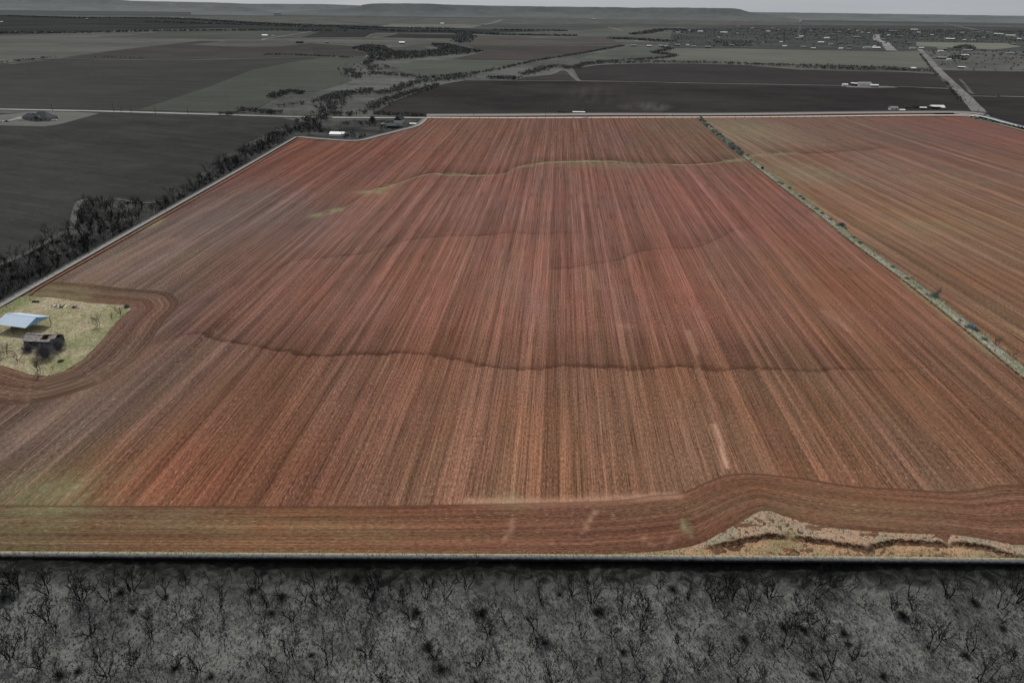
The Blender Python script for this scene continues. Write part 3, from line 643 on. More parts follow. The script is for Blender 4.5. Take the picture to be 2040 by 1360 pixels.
# ------------------------------------------------------------------ trees and shrubs
def rv(a, b): return random.uniform(a, b)
def grow(tr, cr, p, d, ln, r, lvl, kink, up, nsub, twig_r):
    n = 4 if lvl == 0 else 3; pts = [p]; q = p.copy(); dd = d.copy()
    for i in range(n):
        dd = (dd + Vector((rv(-kink, kink), rv(-kink, kink), rv(-kink*.5, kink*.6)+up))).normalized(); q = q + dd*(ln/n); pts.append(q.copy())
    r1 = r*.55; rads = [r+(r1-r)*i/n for i in range(n+1)]
    (tr if lvl <= 0 else cr).tube(pts, rads, 4 if lvl <= 1 else 3)
    if lvl >= 3: return
    k = nsub[lvl]
    for j in range(k):
        t = rv(.35, 1.0) if j else 1.0; i = min(n-1, int(t*n)); b = pts[i].lerp(pts[i+1], t*n-i) if t < 1 else pts[-1]
        a = rv(.35, .95); side = Vector((rv(-1, 1), rv(-1, 1), rv(-.3, .5))).normalized()
        nd = (dd*math.cos(a)+side*math.sin(a)).normalized()
        grow(tr, cr, b, nd, ln*rv(.5, .78), max(twig_r, r1*rv(.6, .85)), lvl+1, kink, up*.6, nsub, twig_r)
def tree_parts(seed, stems, h, lean, kink, nsub, r0, twig_r):
    random.seed(seed); tr, cr = MB(), MB()
    for s in range(stems):
        a = 2*math.pi*s/stems+rv(-.5, .5); l = lean*rv(.6, 1.2)
        d = Vector((math.cos(a)*l, math.sin(a)*l, 1)).normalized()
        grow(tr, cr, Vector((math.cos(a)*.12, math.sin(a)*.12, -.25)), d, h*rv(.42, .58), r0*rv(.7, 1.1), 0, kink, .12, nsub, twig_r)
    return tr, cr
def shrub_mb(seed, r, h, n, rad=.02, leaf=.10):
    random.seed(seed); m = MB()
    for i in range(n):
        a = rv(0, 6.28); e = rv(.15, 1.5); L = rv(.55, 1.0)
        d = Vector((math.cos(a)*math.cos(e)*r*L, math.sin(a)*math.cos(e)*r*L, math.sin(e)*h*L)); mid = d*.5+Vector((rv(-.15, .15), rv(-.15, .15), .1*h))*r*.6
        b = Vector((rv(-.2, .2)*r*.5, rv(-.2, .2)*r*.5, -.05)); m.tube([b, b*.4+mid, d], [rad*1.6, rad, rad*.5], 3)
        for k in range(5):
            c = mid.lerp(d, rv(0, 1))+Vector((rv(-1, 1), rv(-1, 1), rv(-1, 1)))*.22*r*.5; u = Vector((rv(-1, 1), rv(-1, 1), rv(-1, 1)))*leaf*rv(.6, 1.8); v = Vector((rv(-1, 1), rv(-1, 1), rv(-1, 1)))*leaf
            m.add([c-u, c+v, c+u], [(0, 1, 2)])
    return m
m_bark = m_plain('dark_bark', (18,18,17), .4, 4); m_twig = m_plain('dark_twigs', (22,22,22), .4, 2)
m_barkp = m_plain('weathered_bark', (66,58,54), .3, 4); m_twigp = m_plain('pale_twigs', (98,88,82), .3, 2)
m_dead = m_plain('bleached_wood', (150,148,142), .2, 3)
m_shrubd = m_plain('dark_shrub_leaves', (34,34,34), .5, 1.2); m_shrubb = m_plain('blue_grey_shrub', (100,98,104), .4, 1.0)
m_shrubt = m_plain('sage_shrub', (140,152,146), .3, .8); m_shrubt2 = m_plain('dark_sage_shrub', (104,116,112), .3, .8)

def proto_meshes(tr, cr, mb, mc):
    t = bpy.data.meshes.new('trunk'); t.from_pydata(tr.v, [], tr.f); t.materials.append(mb)
    c = bpy.data.meshes.new('crown'); c.from_pydata(cr.v, [], cr.f); c.materials.append(mc); return t, c
LOOKS = ['spreading bare mesquite with four stems', 'upright bare mesquite forking low', 'small crooked bare mesquite', 'wide flat topped bare mesquite', 'thin single stemmed bare tree', 'bushy bare mesquite thick with twigs', 'leaning bare mesquite with few limbs', 'tall bare mesquite with long limbs', 'low two stemmed bare mesquite', 'dense many stemmed bare mesquite']
PAR = [(4, 4.4, .75, .34, (3,3,3), .085), (2, 4.8, .35, .32, (3,3,3), .10), (2, 3.0, .6, .5, (3,2,2), .07), (4, 3.8, 1.1, .3, (3,3,3), .085), (1, 4.0, .25, .38, (3,3,2), .08),
       (4, 3.9, .7, .3, (4,4,3), .08), (2, 4.2, .9, .36, (2,3,2), .09), (3, 5.6, .4, .3, (3,3,3), .10), (2, 2.6, .8, .4, (3,3,2), .07), (6, 4.0, .8, .3, (3,3,3), .075)]
dark_tree = []
for i, (st, h, le, ki, ns, r0) in enumerate(PAR):
    for rep in range(2): dark_tree.append((i, proto_meshes(*tree_parts(100+i*7+rep*53, st, h, le, ki, ns, r0*1.3, .032), m_bark, m_twig)))
pale_tree = [proto_meshes(*tree_parts(500+i, 3, 4.2, .65, .34, (4,4,3), .10, .024), m_barkp, m_twigp) for i in range(3)]
def place_tree(name, meshes, x, y, z, sc, rz, label, cat, group):
    e = empty(name, (x, y, z), rz); e.scale = (sc, sc, sc*1.0); tag(e, label, cat, group)
    for nm, me in (('trunk', meshes[0]), ('crown', meshes[1])):
        o = bpy.data.objects.new(nm, me); COL.objects.link(o); o.parent = e
    return e
def surf(fn, x, y): return float(fn(np.array([x]), np.array([y]))[0])
def poisson(poly, n, rmin, seed, tries=40, bias=None):
    r = random.Random(seed); pts = []; x0, y0 = poly.min(0); x1, y1 = poly.max(0); t = 0
    while len(pts) < n and t < n*tries:
        t += 1; x, y = r.uniform(x0, x1), r.uniform(y0, y1)
        if bias and r.random() > bias(x, y): continue
        rr = rmin(x, y) if callable(rmin) else rmin
        if any((x-a)**2+(y-b)**2 < rr*rr for a, b in pts): continue
        if inside(poly, np.array([x]), np.array([y]))[0]: pts.append((x, y))
    return pts
def zone_of(px, py):
    c = ['at far left', 'left of centre', 'in the middle', 'right of centre', 'at far right'][min(4, max(0, int(px//408)))]
    r = 'just below the pale edge glow' if py < 1190 else ('on the grey pasture' if py < 1280 else 'near the bottom edge')
    return r+' '+c
view_past = PP([(-60,1126),(1000,1134),(2100,1140),(2110,1400),(-70,1400)])
rt = random.Random(5)
seen = poisson(PP([(-60,1158),(1000,1162),(2100,1166),(2110,1400),(-70,1400)]), 250, lambda x, y: 2.3+(1.2 if PIX(x, y)[1] > 1200 else .2), 21, bias=lambda x, y: 1.0 if PIX(x, y)[1] < 1230 else .8)
margin_poly = PP([(-420,1180),(2460,1180),(2460,1420),(-420,1420)])
outs = [p for p in poisson(margin_poly, 120, 3.6, 22) if not inside(view_past, np.array([p[0]]), np.array([p[1]]))[0]][:40]
for x, y in seen+outs:
    px, py = PIX(x, y); i, me = dark_tree[rt.randrange(len(dark_tree))]; sc = rt.uniform(.7, 1.2)*(1.15 if py < 1200 else 1.0)
    place_tree('mesquite_tree', me, x, y, surf(zS, x, y)-.15, sc, rt.uniform(0, 6.28), LOOKS[i]+' '+zone_of(px, py), 'tree', 'bare mesquites on the grey pasture')
# dark shrubs of the pasture
sh_d = [shrub_mb(700+i, 1.0, .9, 95, .010, .045) for i in range(4)]
sh_dm = []
for m in sh_d:
    me = bpy.data.meshes.new('dark_shrub'); me.from_pydata(m.v, [], m.f); me.materials.append(m_shrubd); sh_dm.append(me)
def mesh_inst(name, me, x, y, z, sc, rz, label, cat, group, sz=None):
    o = bpy.data.objects.new(name, me); COL.objects.link(o); o.location = (x, y, z); o.rotation_euler = (0, 0, rz); o.scale = (sc, sc, sz or sc)
    return tag(o, label, cat, group)
bush_px = [(470,1128,2.2),(525,1130,2.0),(707,1150,3.0),(820,1158,2.0),(240,1180,2.2),(500,1172,1.8),(540,1215,2.0),(150,1225,2.6),(265,1215,1.9),(830,1215,2.6),(960,1225,2.7),(1085,1220,2.5),(1085,1285,2.3),(850,1285,2.3),(1190,1220,2.2),(1330,1250,2.0),(1560,1250,2.6),(1600,1255,2.4),(1680,1260,2.2),(1520,1210,2.0),(1800,1225,2.4),(1340,1175,2.0),(1940,1200,2.4),(1000,1185,2.0),(880,1330,2.4),(120,1345,2.4),(155,1335,1.8),(700,1175,2.0),(1480,1275,2.0),(1925,1300,2.2),(1690,1282,1.8),(60,1200,3.0),(10,1195,3.0),(350,1330,1.8),(420,1345,1.7),(1200,1345,2.0),(1760,1345,1.9),(620,1300,1.6),(1240,1300,1.7),(650,1340,1.6),(1620,1345,2.1),(2000,1250,1.9),(1115,1185,1.8),(1430,1190,2.0),(560,1185,2.2),(330,1190,1.8)]
for a, b, r in bush_px[::2]+bush_px[1::4]:
    r *= rt.uniform(.7, .95)
    x, y = P(a, b); k = rt.randrange(4); size = 'large' if r >= 2.4 else ('small' if r < 1.9 else 'middling')
    mesh_inst('dark_shrub', sh_dm[k], x, y, surf(zS, x, y)-.2, r*1.0, rt.uniform(0, 6), '%s blackish thorn shrub %s' % (size, zone_of(a, b)), 'shrub', 'dark shrubs on the grey pasture', r*.66)
# bleached fallen branches
for k, (a, b) in enumerate([(985,1222),(1247,1225),(1345,1260),(1185,1325),(1100,1330),(75,1198),(1230,1190)]):
    x, y = P(a, b); m = MB(); random.seed(60+k); d = rv(.8, 2.2); ds = Vector((math.cos(d), math.sin(d), .1))
    p0 = Vector((0, 0, .1)); m.tube([p0, p0+ds*.8+Vector((rv(-.2, .2), 0, .15)), p0+ds*1.7], [.06, .05, .025], 4); m.tube([p0+ds*.8, p0+ds*1.3+Vector((.35, .1, .3))], [.035, .015], 3)
    o = m.build('fallen_branch', m_dead); o.location = (x, y, surf(zS, x, y)-.1)
    tag(o, 'bleached fallen branch lying '+zone_of(a, b), 'branch', 'pale dead branches on the pasture')
# grass tufts: nobody could count them
def tufts(name, poly, n, zf, mat, h0, h1, seed, zoff, w_=.05):
    r = np.random.default_rng(seed); x0, y0 = poly.min(0); x1, y1 = poly.max(0)
    X = r.uniform(x0, x1, n*2); Y = r.uniform(y0, y1, n*2); k = inside(poly, X, Y); X, Y = X[k][:n], Y[k][:n]; Z = zf(X, Y)+zoff; n = len(X)
    V = []; nb = 4
    for b in range(nb):
        a = r.uniform(0, 6.28, n); L = r.uniform(h0, h1, n); l = r.uniform(.2, .9, n); ox, oy = np.cos(a), np.sin(a); jx, jy = r.uniform(-.12, .12, n), r.uniform(-.12, .12, n)
        V += [np.stack([X+jx-oy*w_, Y+jy+ox*w_, Z-.03], 1), np.stack([X+jx+oy*w_, Y+jy-ox*w_, Z-.03], 1), np.stack([X+jx+ox*L*l, Y+jy+oy*L*l, Z+L], 1)]
    V = np.stack(V, 1).reshape(-1, 3); F = np.arange(len(V)).reshape(-1, 3)
    me = bpy.data.meshes.new(name); me.from_pydata(V.tolist(), [], F.tolist()); me.materials.append(mat)
    o = bpy.data.objects.new(name, me); COL.objects.link(o); return o
m_tuft = m_plain('dry_grey_tufts', (112,112,108), .45, .3); m_tuft2 = m_plain('straw_tufts', (186,172,140), .3, .4); m_tuft3 = m_plain('green_tufts', (98,112,70), .3, .4)
big_past = PP([(-200,1190),(2240,1190),(2280,1440),(-240,1440)])
tag(tufts('dry_grass', big_past, 13000, zS, m_tuft, .15, .5, 3, -.15, .07), 'grey dry grass tufts covering the front pasture', 'grass', kind='stuff')
tag(tufts('dry_grass', PATCH, 3500, zP, m_tuft2, .12, .35, 4, .12), 'straw coloured grass around the open shed', 'grass', kind='stuff')
tag(tufts('weed_stalks', big_past, 1400, zS, m_twig, .5, 1.3, 13, -.15, .03), 'thin dark weed stalks scattered over the front pasture', 'weeds', kind='stuff')
strip_poly = np.vstack([FENCE + [-2.8, 0], (FENCE + [3.0, 0])[::-1]])
tag(tufts('dry_grass', strip_poly, 9000, lambda X, Y: gentle(X, Y), m_plain('bleached_tufts', (172,168,150), .5, .4), .2, .8, 15, .5, .09), 'bleached tall grass on the strip between the fields', 'grass', kind='stuff')
edge_poly = np.vstack([FRONT + [0, -.35], (FRONT + [0, 1.3])[::-1]])
tag(tufts('dry_grass', edge_poly, 14000, lambda X, Y: gentle(X, Y), m_tuft2, .15, .5, 5, .4, .07), 'straw fringe along the painted front glow', 'grass', kind='stuff')
tag(tufts('dry_grass', GP, 5000, zGr, m_plain('bank_tufts', (142,134,112), .3, .4), .1, .3, 6, .1), 'short dry grass on the eroded bank', 'grass', kind='stuff')

# scrub belt along the left side: every tree its own
belt_px = [(-330,780),(-120,580),(0,532),(128,466),(150,448),(165,408),(240,402),(300,408),(345,398),(400,358),(440,322),(550,268),(605,246),(640,244),(640,262),(590,262),(490,322),(295,432),(100,545),(0,600),(-330,780)]
BELT = PP(belt_px)
tag(tufts('underbrush', np.array([q for q in PP([(-330,780),(-120,590),(0,545),(128,482),(200,452),(300,425),(345,398),(400,358),(440,322),(550,268),(605,246),(640,244),(640,262),(590,262),(490,322),(295,432),(100,545),(0,600),(-330,780)])]), 9500, lambda X, Y: np.full(X.shape, -.4), m_plain('grey_brush', (104,104,102), .5, .3), .6, 2.0, 14, 0, .05), 'bare grey underbrush filling the scrub belt', 'brush', kind='stuff')
belt_pts = sorted(poisson(BELT, 285, lambda x, y: 3.2+.005*y, 31, 60, bias=lambda x, y: .25 if (PIX(x, y)[1] < 440 and PIX(x, y)[0] < 300) else 1), key=lambda p: p[1])
def belt_where(px, py):
    for lim, t in ((520, 'near the grass patch'), (430, 'above the grass patch'), (370, 'beside the track bend'), (310, 'halfway up'), (0, 'at its far end')):
        if py > lim: return t
for x, y in belt_pts:
    px, py = PIX(x, y); i, me = dark_tree[rt.randrange(len(dark_tree))]
    place_tree('scrub_tree', me, x, y, -.35, rt.uniform(1.15, 1.75), rt.uniform(0, 6.28), LOOKS[i].replace('mesquite', 'tree')+' in scrub belt '+belt_where(px, py), 'tree', 'bare trees of the scrub belt')
for x, y in poisson(BELT, 150, 2.6, 33, 60, bias=lambda x, y: .1 if (PIX(x, y)[1] < 440 and PIX(x, y)[0] < 300) else 1):
    px, py = PIX(x, y)
    mesh_inst('dark_shrub', sh_dm[rt.randrange(4)], x, y, -.5, rt.uniform(1.5, 3.0), rt.uniform(0, 6), 'dark undergrowth shrub in scrub belt, '+belt_where(px, py), 'shrub', 'undergrowth of the scrub belt', rt.uniform(1.2, 2.2))
for k, (a, b) in enumerate([(185,410),(198,415),(210,412),(225,413),(237,411)]):
    x, y = P(a, b); place_tree('scrub_tree', dark_tree[k*3][1], x, y, -.3, 1.35, k, 'bare tree of the small row at the track bend, %s in line' % ['first', 'second', 'third', 'fourth', 'fifth'][k], 'tree', 'row of trees at the track bend')

# trees and bushes of the grass patch
for k, (a, b, s, lb) in enumerate([(196,652,1.05,'bare orchard tree at the right rim of the grass patch'),(240,628,.95,'bare tree beside the dark bush at the grass patch corner'),(222,636,.5,'tiny bare sapling at the right rim of the grass patch'),
    (13,708,1.0,'bare pale tree behind the fallen log'),(36,721,1.0,'bare pale tree right of the fallen log'),(78,740,1.25,'large grey bare tree at the lower rim of the grass patch'),(2,716,.6,'small bare tree cut by the left frame edge')]):
    x, y = P(a, b); place_tree('orchard_tree', pale_tree[k % 3], x, y, .35, s, k*1.3, lb, 'tree', None)
x, y = P(104,740); place_tree('forked_stump', dark_tree[5][1], x, y, .35, .6, .4, 'short dark forked tree at the lower rim of the grass patch', 'tree', None)
def big_shrub(a, b, r, hz, seed, lb, mat=m_shrubb, n=420):
    m = shrub_mb(seed, r, hz, n, .02, .12); x, y = P(a, b); o = m.build('shrub', mat); o.location = (x, y, .3); return tag(o, lb, 'shrub')
big_shrub(92,714,3.9,5.2,41,'largest blue grey thicket in front of the ruined cottage', n=900); big_shrub(58,702,2.5,3.2,42,'dark thicket at the left corner of the ruined cottage', n=400)
big_shrub(118,698,3.2,4.2,43,'blue grey thicket over the right end of the ruined cottage', n=560); big_shrub(253,615,1.4,1.5,44,'low dark bush at the pointed corner of the grass patch', m_shrubt2, 200)
big_shrub(122,722,1.5,.5,45,'low green weeds below the thicket', m_plain('weed_leaves', (70,92,62), .3, 2), 220)

# ------------------------------------------------------------------ open shed, ruin, junk
m_steel = m_plain('galvanised_sheet', (206,222,240), .05, .5, .45, 0, .8, .4); m_steelb = m_plain('blue_siding_sheet', (120,160,200), .1, .5, .6)  # gable sheet is blue siding
m_rust = m_plain('rusty_steel', (84,62,52), .3, 3); m_white = m_plain('white_paint', (200,200,198), .06, 1)
A_, B_, C_ = P(50.6,654,3.2), P(107,631.5,3.2), P(-10.6,646,3.2)
u = (C_-A_); Lu = np.linalg.norm(u); u = u/Lu; v = B_-A_; v = v-u*(v@u); Lv = np.linalg.norm(v); v = v/Lv
shed = empty('open_shed', (A_[0], A_[1], .35), math.atan2(u[1], u[0])); sgn = 1 if (-u[1]*v[0]+u[0]*v[1]) > 0 else -1
tag(shed, 'open sided shed with pale blue metal gable roof on the grass patch', 'shed')
HR = 4.75; HE = 2.9
def ys(t): return sgn*Lv*t
roof = MB(); T = .06
for (t0, z0_, t1, z1_) in ((0, HE, .5, HR), (.5, HR, 1, HE)):
    roof.add([(0, ys(t0), z0_), (Lu, ys(t0), z0_), (Lu, ys(t1), z1_), (0, ys(t1), z1_), (0, ys(t0), z0_+T), (Lu, ys(t0), z0_+T), (Lu, ys(t1), z1_+T), (0, ys(t1), z1_+T)],
        [(0,3,2,1),(4,5,6,7),(0,1,5,4),(1,2,6,5),(2,3,7,6),(3,0,4,7)])
rf = roof.build('roof', m_steel, shed)
sm = MB()
for i in range(1, 14):
    xx = Lu*i/14; sm.tube([(xx, ys(0), HE+T), (xx, ys(.5), HR+T)], .025, 3); sm.tube([(xx, ys(.5), HR+T), (xx, ys(1), HE+T)], .025, 3)
sm.tube([(0, ys(.5), HR+T+.02), (Lu, ys(.5), HR+T+.02)], .07, 4); sm.build('roof_seams', m_steel, rf)
for xx in (.04, Lu-.04):
    mesh_obj('gable_panel', [(xx, ys(.01), HE-.02), (xx, ys(.99), HE-.02), (xx, ys(.5), HR-.03)], [(0, 1, 2)], m_steelb, shed)
for xx in (.25, Lu*.5, Lu-.25):
    for t in (.03, .97): MB().box((xx, ys(t), HE/2), (.16, .16, HE)).build('post', m_rust, shed)
    MB().tube([(xx, ys(.02), HE-.08), (xx, ys(.98), HE-.08)], .07, 4).tube([(xx, ys(.5), HE-.08), (xx, ys(.5), HR-.1)], .05, 4).tube([(xx, ys(.25), HE-.08), (xx, ys(.5), HR-.15), (xx, ys(.75), HE-.08)], .04, 4).build('truss', m_rust, shed)
MB().box((Lu*.72, ys(.55), .55), (Lu*.3, Lv*.35, 1.1), .1).build('hay_stack', m_plain('old_hay', (96,84,62), .3, 2), shed)

def shingle_mat():
    g = NG('weathered_shingles'); p = g.n('ShaderNodeTexCoord').outputs['Object']; n1 = g.noise(p, 3.5, 3, .8); n2 = g.noise(p, .8, 3)
    col = g.mix(g.rng(n1, .35, .65), alb((96,90,90)), alb((186,178,174))); g.color(g.mix(g.rng(n2, .5, .65, 0, .6), col, alb((96,82,74)))); return g.m
G0 = P(50,692,0); G1 = P(110,694,0); u = (G1-G0); L = np.linalg.norm(u); u /= L
ruin = empty('ruined_cottage', (G0[0], G0[1], .35), math.atan2(u[1], u[0])); tag(ruin, 'ruined stone cottage with sagging shingle roof behind blue grey thickets', 'house')
D = 5.2; m_st = m_plain('dark_rubble_stone', (78,76,80), .5, 2.5)
for c, s in (((L/2, .2, 1.1), (L, .35, 2.2)), ((L/2, D-.2, 1.1), (L, .35, 2.2)), ((.2, D/2, 1.1), (.35, D-.76, 2.2)), ((L-.2, D/2, 1.1), (.35, D-.76, 2.2))): MB().box(c, s).build('wall', m_st, ruin)
for q in (L*.22, L*.6): MB().box((q, .01, 1.1), (.9, .06, 1.2)).build('window_opening', m_plain('black_void', (12,12,14), .1), ruin)
rm = MB(); nx_, ny_ = 16, 6; random.seed(8); idx = {}
for j in range(2*ny_+1):
    for i in range(nx_+1):
        t = j/ny_; zz = 2.15+1.5*(1-abs(t-1))-.45*math.sin(math.pi*i/nx_*1.1)*(1-abs(t-1))**.6+rv(-.06, .06); idx[(i, j)] = len(rm.v); rm.v.append((-.3+(L+.6)*i/nx_, -.35+(D+.7)*t/2, zz))
for j in range(2*ny_):
    for i in range(nx_):
        if (9 <= i <= 11 and 2 <= j <= 5) or (i == 12 and j == 5) or (i > 13 and j < 2) or random.random() < .03: continue
        rm.f.append((idx[i, j], idx[i+1, j], idx[i+1, j+1], idx[i, j+1]))
rr_ = rm.build('roof', shingle_mat(), ruin)
MB().tube([(-.3, D/2, 3.68), (L*.3, D/2, 3.4), (L*.6, D/2, 3.35), (L, D/2, 3.6)], .09, 4).build('ridge_board', m_plain('bleached_board', (186,176,166), .15, 2), rr_)
for q in (L*.55, L*.64, L*.72): MB().tube([(q, -.1, 2.1), (q, D/2, 3.3)], .05, 4).build('rafter', m_rust, ruin)

def junk(a, b, n, lb, pal, seed, sz):
    random.seed(seed); x, y = P(a, b); e = empty('junk_pile', (x, y, .45), 0); tag(e, lb, 'junk pile')
    for k in range(n):
        m = MB(); cx, cy = rv(-1, 1)*sz, rv(-.5, .5)*sz; w_, h_ = rv(.9, 2.2), rv(.6, 1.3); t = rv(-.5, .5)
        m.add([(cx, cy, .1), (cx+w_, cy+rv(-.2, .2), .1+rv(0, .5)), (cx+w_*.9, cy+h_, .3+rv(0, .5)), (cx+rv(-.2, .2), cy+h_, .15+rv(0, .5)), (cx+w_*.5, cy+h_*.5, .6*rv(.5, 1.2))], [(0,1,4),(1,2,4),(2,3,4),(3,0,4)])
        m.build(['metal_sheet', 'broken_board'][k % 2], pal[k % len(pal)], e)
junk(113,614,16,'heap of crumpled white sheets on the dry grass', [m_plain('bright_sheet', (226,222,206), .1, 2), m_plain('bright_sheet'), m_plain('old_tarp', (120,112,100), .3, 2)] if False else [m_plain('bright_sheet', (226,222,206), .1, 2), m_plain('old_tarp', (84,76,68), .3, 2)], 71, 1.9)
junk(147,617,6,'smaller heap of dark boards right of the white sheets', [m_plain('dark_board', (52,46,46), .3, 2), m_plain('pink_board', (170,140,130), .2, 2)], 72, 1.0)
junk(67,605,3,'few dark scraps left of the white sheets', [m_plain('dark_board')] if False else [MATS['dark_board']], 73, .7)
x, y = P(-4,707); x2, y2 = P(28,703); o = MB().tube([(0, 0, 0), ((x2-x)*.5, (y2-y)*.5, .1), (x2-x, y2-y, 0)], [.16, .14, .11], 6, True).build('fallen_log', m_rust); o.location = (x, y, .8); tag(o, 'long dark fallen log in front of the bare trees', 'log')
x, y = P(61,601); o = MB().box((0, 0, .7), (.14, .14, 1.4)).build('gate_post', m_plain('green_post', (70,104,92), .1)); o.location = (x, y, .35); tag(o, 'short green post on the bright grass verge', 'post')
x, y = P(1518,339); o = MB().box((0, 0, .9), (1.6, 1.2, 1.5), .3, .9).tube([(-.6, 0, 1.6), (.6, 0, 1.9)], .1, 4).build('feed_bin', m_plain('black_metal', (22,22,24), .1)); o.location = (x, y, .6); tag(o, 'small black bin standing on the strip between the fields', 'bin')

# shrubs on the strip between the two fields
sage = []
for i in range(4):
    m = shrub_mb(800+i, 1.0, 1.0, 130, .018, .10); me = bpy.data.meshes.new('sage_shrub'); me.from_pydata(m.v, [], m.f); me.materials.append(m_shrubt if i % 2 else m_shrubt2); sage.append(me)
FS = smooth_line(FENCE, 12)
def onf(t): t = t*(len(FS)-1); i = int(t); return FS[i]+(FS[min(i+1, len(FS)-1)]-FS[i])*(t-i)
zf1 = [(a/2.519+1340, b/2.519+220) for a, b in [(390,250),(410,262),(530,360),(545,368),(585,390),(640,432),(655,445),(720,495),(748,518),(790,548),(845,580),(865,590),(905,640),(915,645),(940,668),(1100,790),(1175,850),(1235,898),(1275,930),(1310,940),(1440,1060),(1490,1095),(1520,1110),(1560,1155)]]
big = {10, 19, 21}
for k, (a, b) in enumerate(zf1):
    x, y = P(a, b+3); s = 3.0 if k in big else rt.uniform(1.2, 2.0)
    w_ = ['beside the green bend', 'at the upper third of the strip', 'halfway down the strip', 'near the right frame edge'][0 if b < 335 else (1 if b < 400 else (2 if b < 520 else 3))]
    mesh_inst('sage_shrub', sage[k % 4], x, y, .5, s, k, '%s grey green shrub on the field strip, %s' % ('big' if s > 2.5 else 'small', w_), 'shrub', 'shrubs on the strip between the fields', s*.8)
rs = random.Random(3)
for k in range(46):
    i = rs.random()**.8*(len(FENCE)-5)+3; j = int(i); q = FENCE[j]+(FENCE[min(j+1, len(FENCE)-1)]-FENCE[j])*(i-j)+[rs.uniform(-2, 2), 0]; pb = PIX(q[0], q[1])
    if pb[0] > 2045: continue
    w_ = 'at the upper third of the strip' if pb[1] < 400 else ('halfway down the strip' if pb[1] < 560 else 'near the right frame edge')
    mesh_inst('sage_shrub', sage[k % 4], q[0], q[1], .45, rs.uniform(.5, 1.1), k, 'low grey green weed clump %s' % w_, 'shrub', 'low clumps on the field strip', rs.uniform(.5, 1.0))
for k in range(120):
    t = rs.random(); i0 = np.array(P(1393,237)); q = None
    px = 1393+(1488-1393)*t; q = np.array([np.interp(px, [1392,1425,1465,1500], FENCE[:4, 0]), np.interp(px, [1392,1425,1465,1500], FENCE[:4, 1])])
    x, y = q+[rs.uniform(-2.4, 2.4), rs.uniform(-3, 3)]
    mesh_inst('sage_shrub', sage[k % 4], x, y, .4, rs.uniform(1.5, 2.7), k, 'grey green hedge shrub on the %s of the strip top' % ['road end', 'middle', 'lower end'][min(2, int(t*3))], 'shrub', 'hedge at the far end of the field strip', rs.uniform(1.4, 2.3))
for k, (a, b) in enumerate([(1983,694),(2016,718)]):
    x, y = P(a, b); place_tree('small_tree', pale_tree[k], x, y, .5, .9, k, ['pale bare small tree on the strip left of its twin', 'pale bare small tree nearest the right frame edge'][k], 'tree', None)
x, y = P(1858,596); place_tree('small_tree', pale_tree[2], x, y, .5, 1.1, 1, 'grey bare small tree among big strip shrubs', 'tree', None)
for k in range(60):
    t = k/60; line = PP([(1938,236),(2040,258),(2400,350)]); t2 = t*2; i = min(1, int(t2)); q = line[i]+(line[i+1]-line[i])*(t2-i)
    mesh_inst('sage_shrub', sage[(k*3) % 4] if k % 3 else sh_dm[k % 4], q[0]+rs.uniform(-2, 2), q[1]+rs.uniform(-4, 4)+4, .3, rs.uniform(1.6, 2.8), k, 'dark hedge shrub by the far right road verge', 'shrub', 'hedge along the far right verge', rs.uniform(1.6, 2.4))

# ------------------------------------------------------------------ far tree belts: read as masses
def belt(name, items, mat, label, h=(4, 8), leaf=1.1, faces=26, seed=1):
    """items: (pixel line, width in m, trees per 100 m) or (pixel polygon, 'area', number)"""
    r = np.random.default_rng(seed); T = []
    for it in items:
        if it[1] == 'area':
            poly = PP(it[0]); x0, y0 = poly.min(0); x1, y1 = poly.max(0); X = r.uniform(x0, x1, it[2]*6); Y = r.uniform(y0, y1, it[2]*6); k = inside(poly, X, Y)
            T += list(zip(X[k][:it[2]], Y[k][:it[2]]))
        else:
            ln = smooth_line(PP(it[0]), 6)
            for a, b in zip(ln[:-1], ln[1:]):
                L = np.linalg.norm(b-a); n = r.poisson(L/100*it[2]*1.7); nn = np.array([-(b-a)[1], (b-a)[0]])/max(L, 1e-6)
                for _ in range(n): q = a+(b-a)*r.random()+nn*r.normal(0, it[1]/3); T.append((q[0], q[1]))
    V = []; F = []
    for x, y in T:
        hh = r.uniform(*h)*.85; w_ = hh*r.uniform(.55, .95); D_ = math.hypot(x, y); lf = leaf*max(1, D_/1500)**.6; nf = int(faces*(1 if D_ < 1500 else .6))
        c = r.normal(0, 1, (nf, 3)); c /= np.linalg.norm(c, axis=1)[:, None]; c *= (r.random((nf, 1))**.45); c = c*[w_, w_, hh*.42]+[x, y, hh*.55-.9]
        for k in range(nf):
            u_, v_ = r.normal(0, lf*.45, 3), r.normal(0, lf*.45, 3); o = len(V); V += [c[k]-u_, c[k]+v_, c[k]+u_, c[k]-v_]; F.append((o, o+1, o+2, o+3))
        o = len(V); V += [(x-.15, y, -1), (x+.15, y, -1), (x, y, hh*.6)]; F.append((o, o+1, o+2))
    me = bpy.data.meshes.new(name); me.from_pydata([tuple(map(float, q)) for q in V], [], F); me.materials.append(mat)
    o = bpy.data.objects.new(name, me); COL.objects.link(o); tag(o, label, 'trees', kind='stuff'); return o
m_far = m_plain('far_trees', (78,78,76), .3, .05); m_far2 = m_plain('creek_trees', (80,81,79), .3, .05); m_far3 = m_plain('town_tree_mass', (92,95,95), .3, .02); m_far4 = m_plain('distant_wood', (90,93,93), .2, .01)
belt('creek_trees', [([(600,243),(640,232),(680,188),(749,186),(793,178),(817,168),(852,161),(893,158),(930,151)], 22, 34), ([(742,219),(762,203),(793,193),(824,184),(872,169)], 14, 34),
    ([(715,150),(740,146),(780,148),(822,153)], 26, 34), ([(688,138),(700,146),(708,156)], 22, 24), ([(720,128),(760,135),(740,142)], 40, 18)], m_far2, 'bare dark trees along the winding creek', (3.5, 7), 1.0, 24, 2)
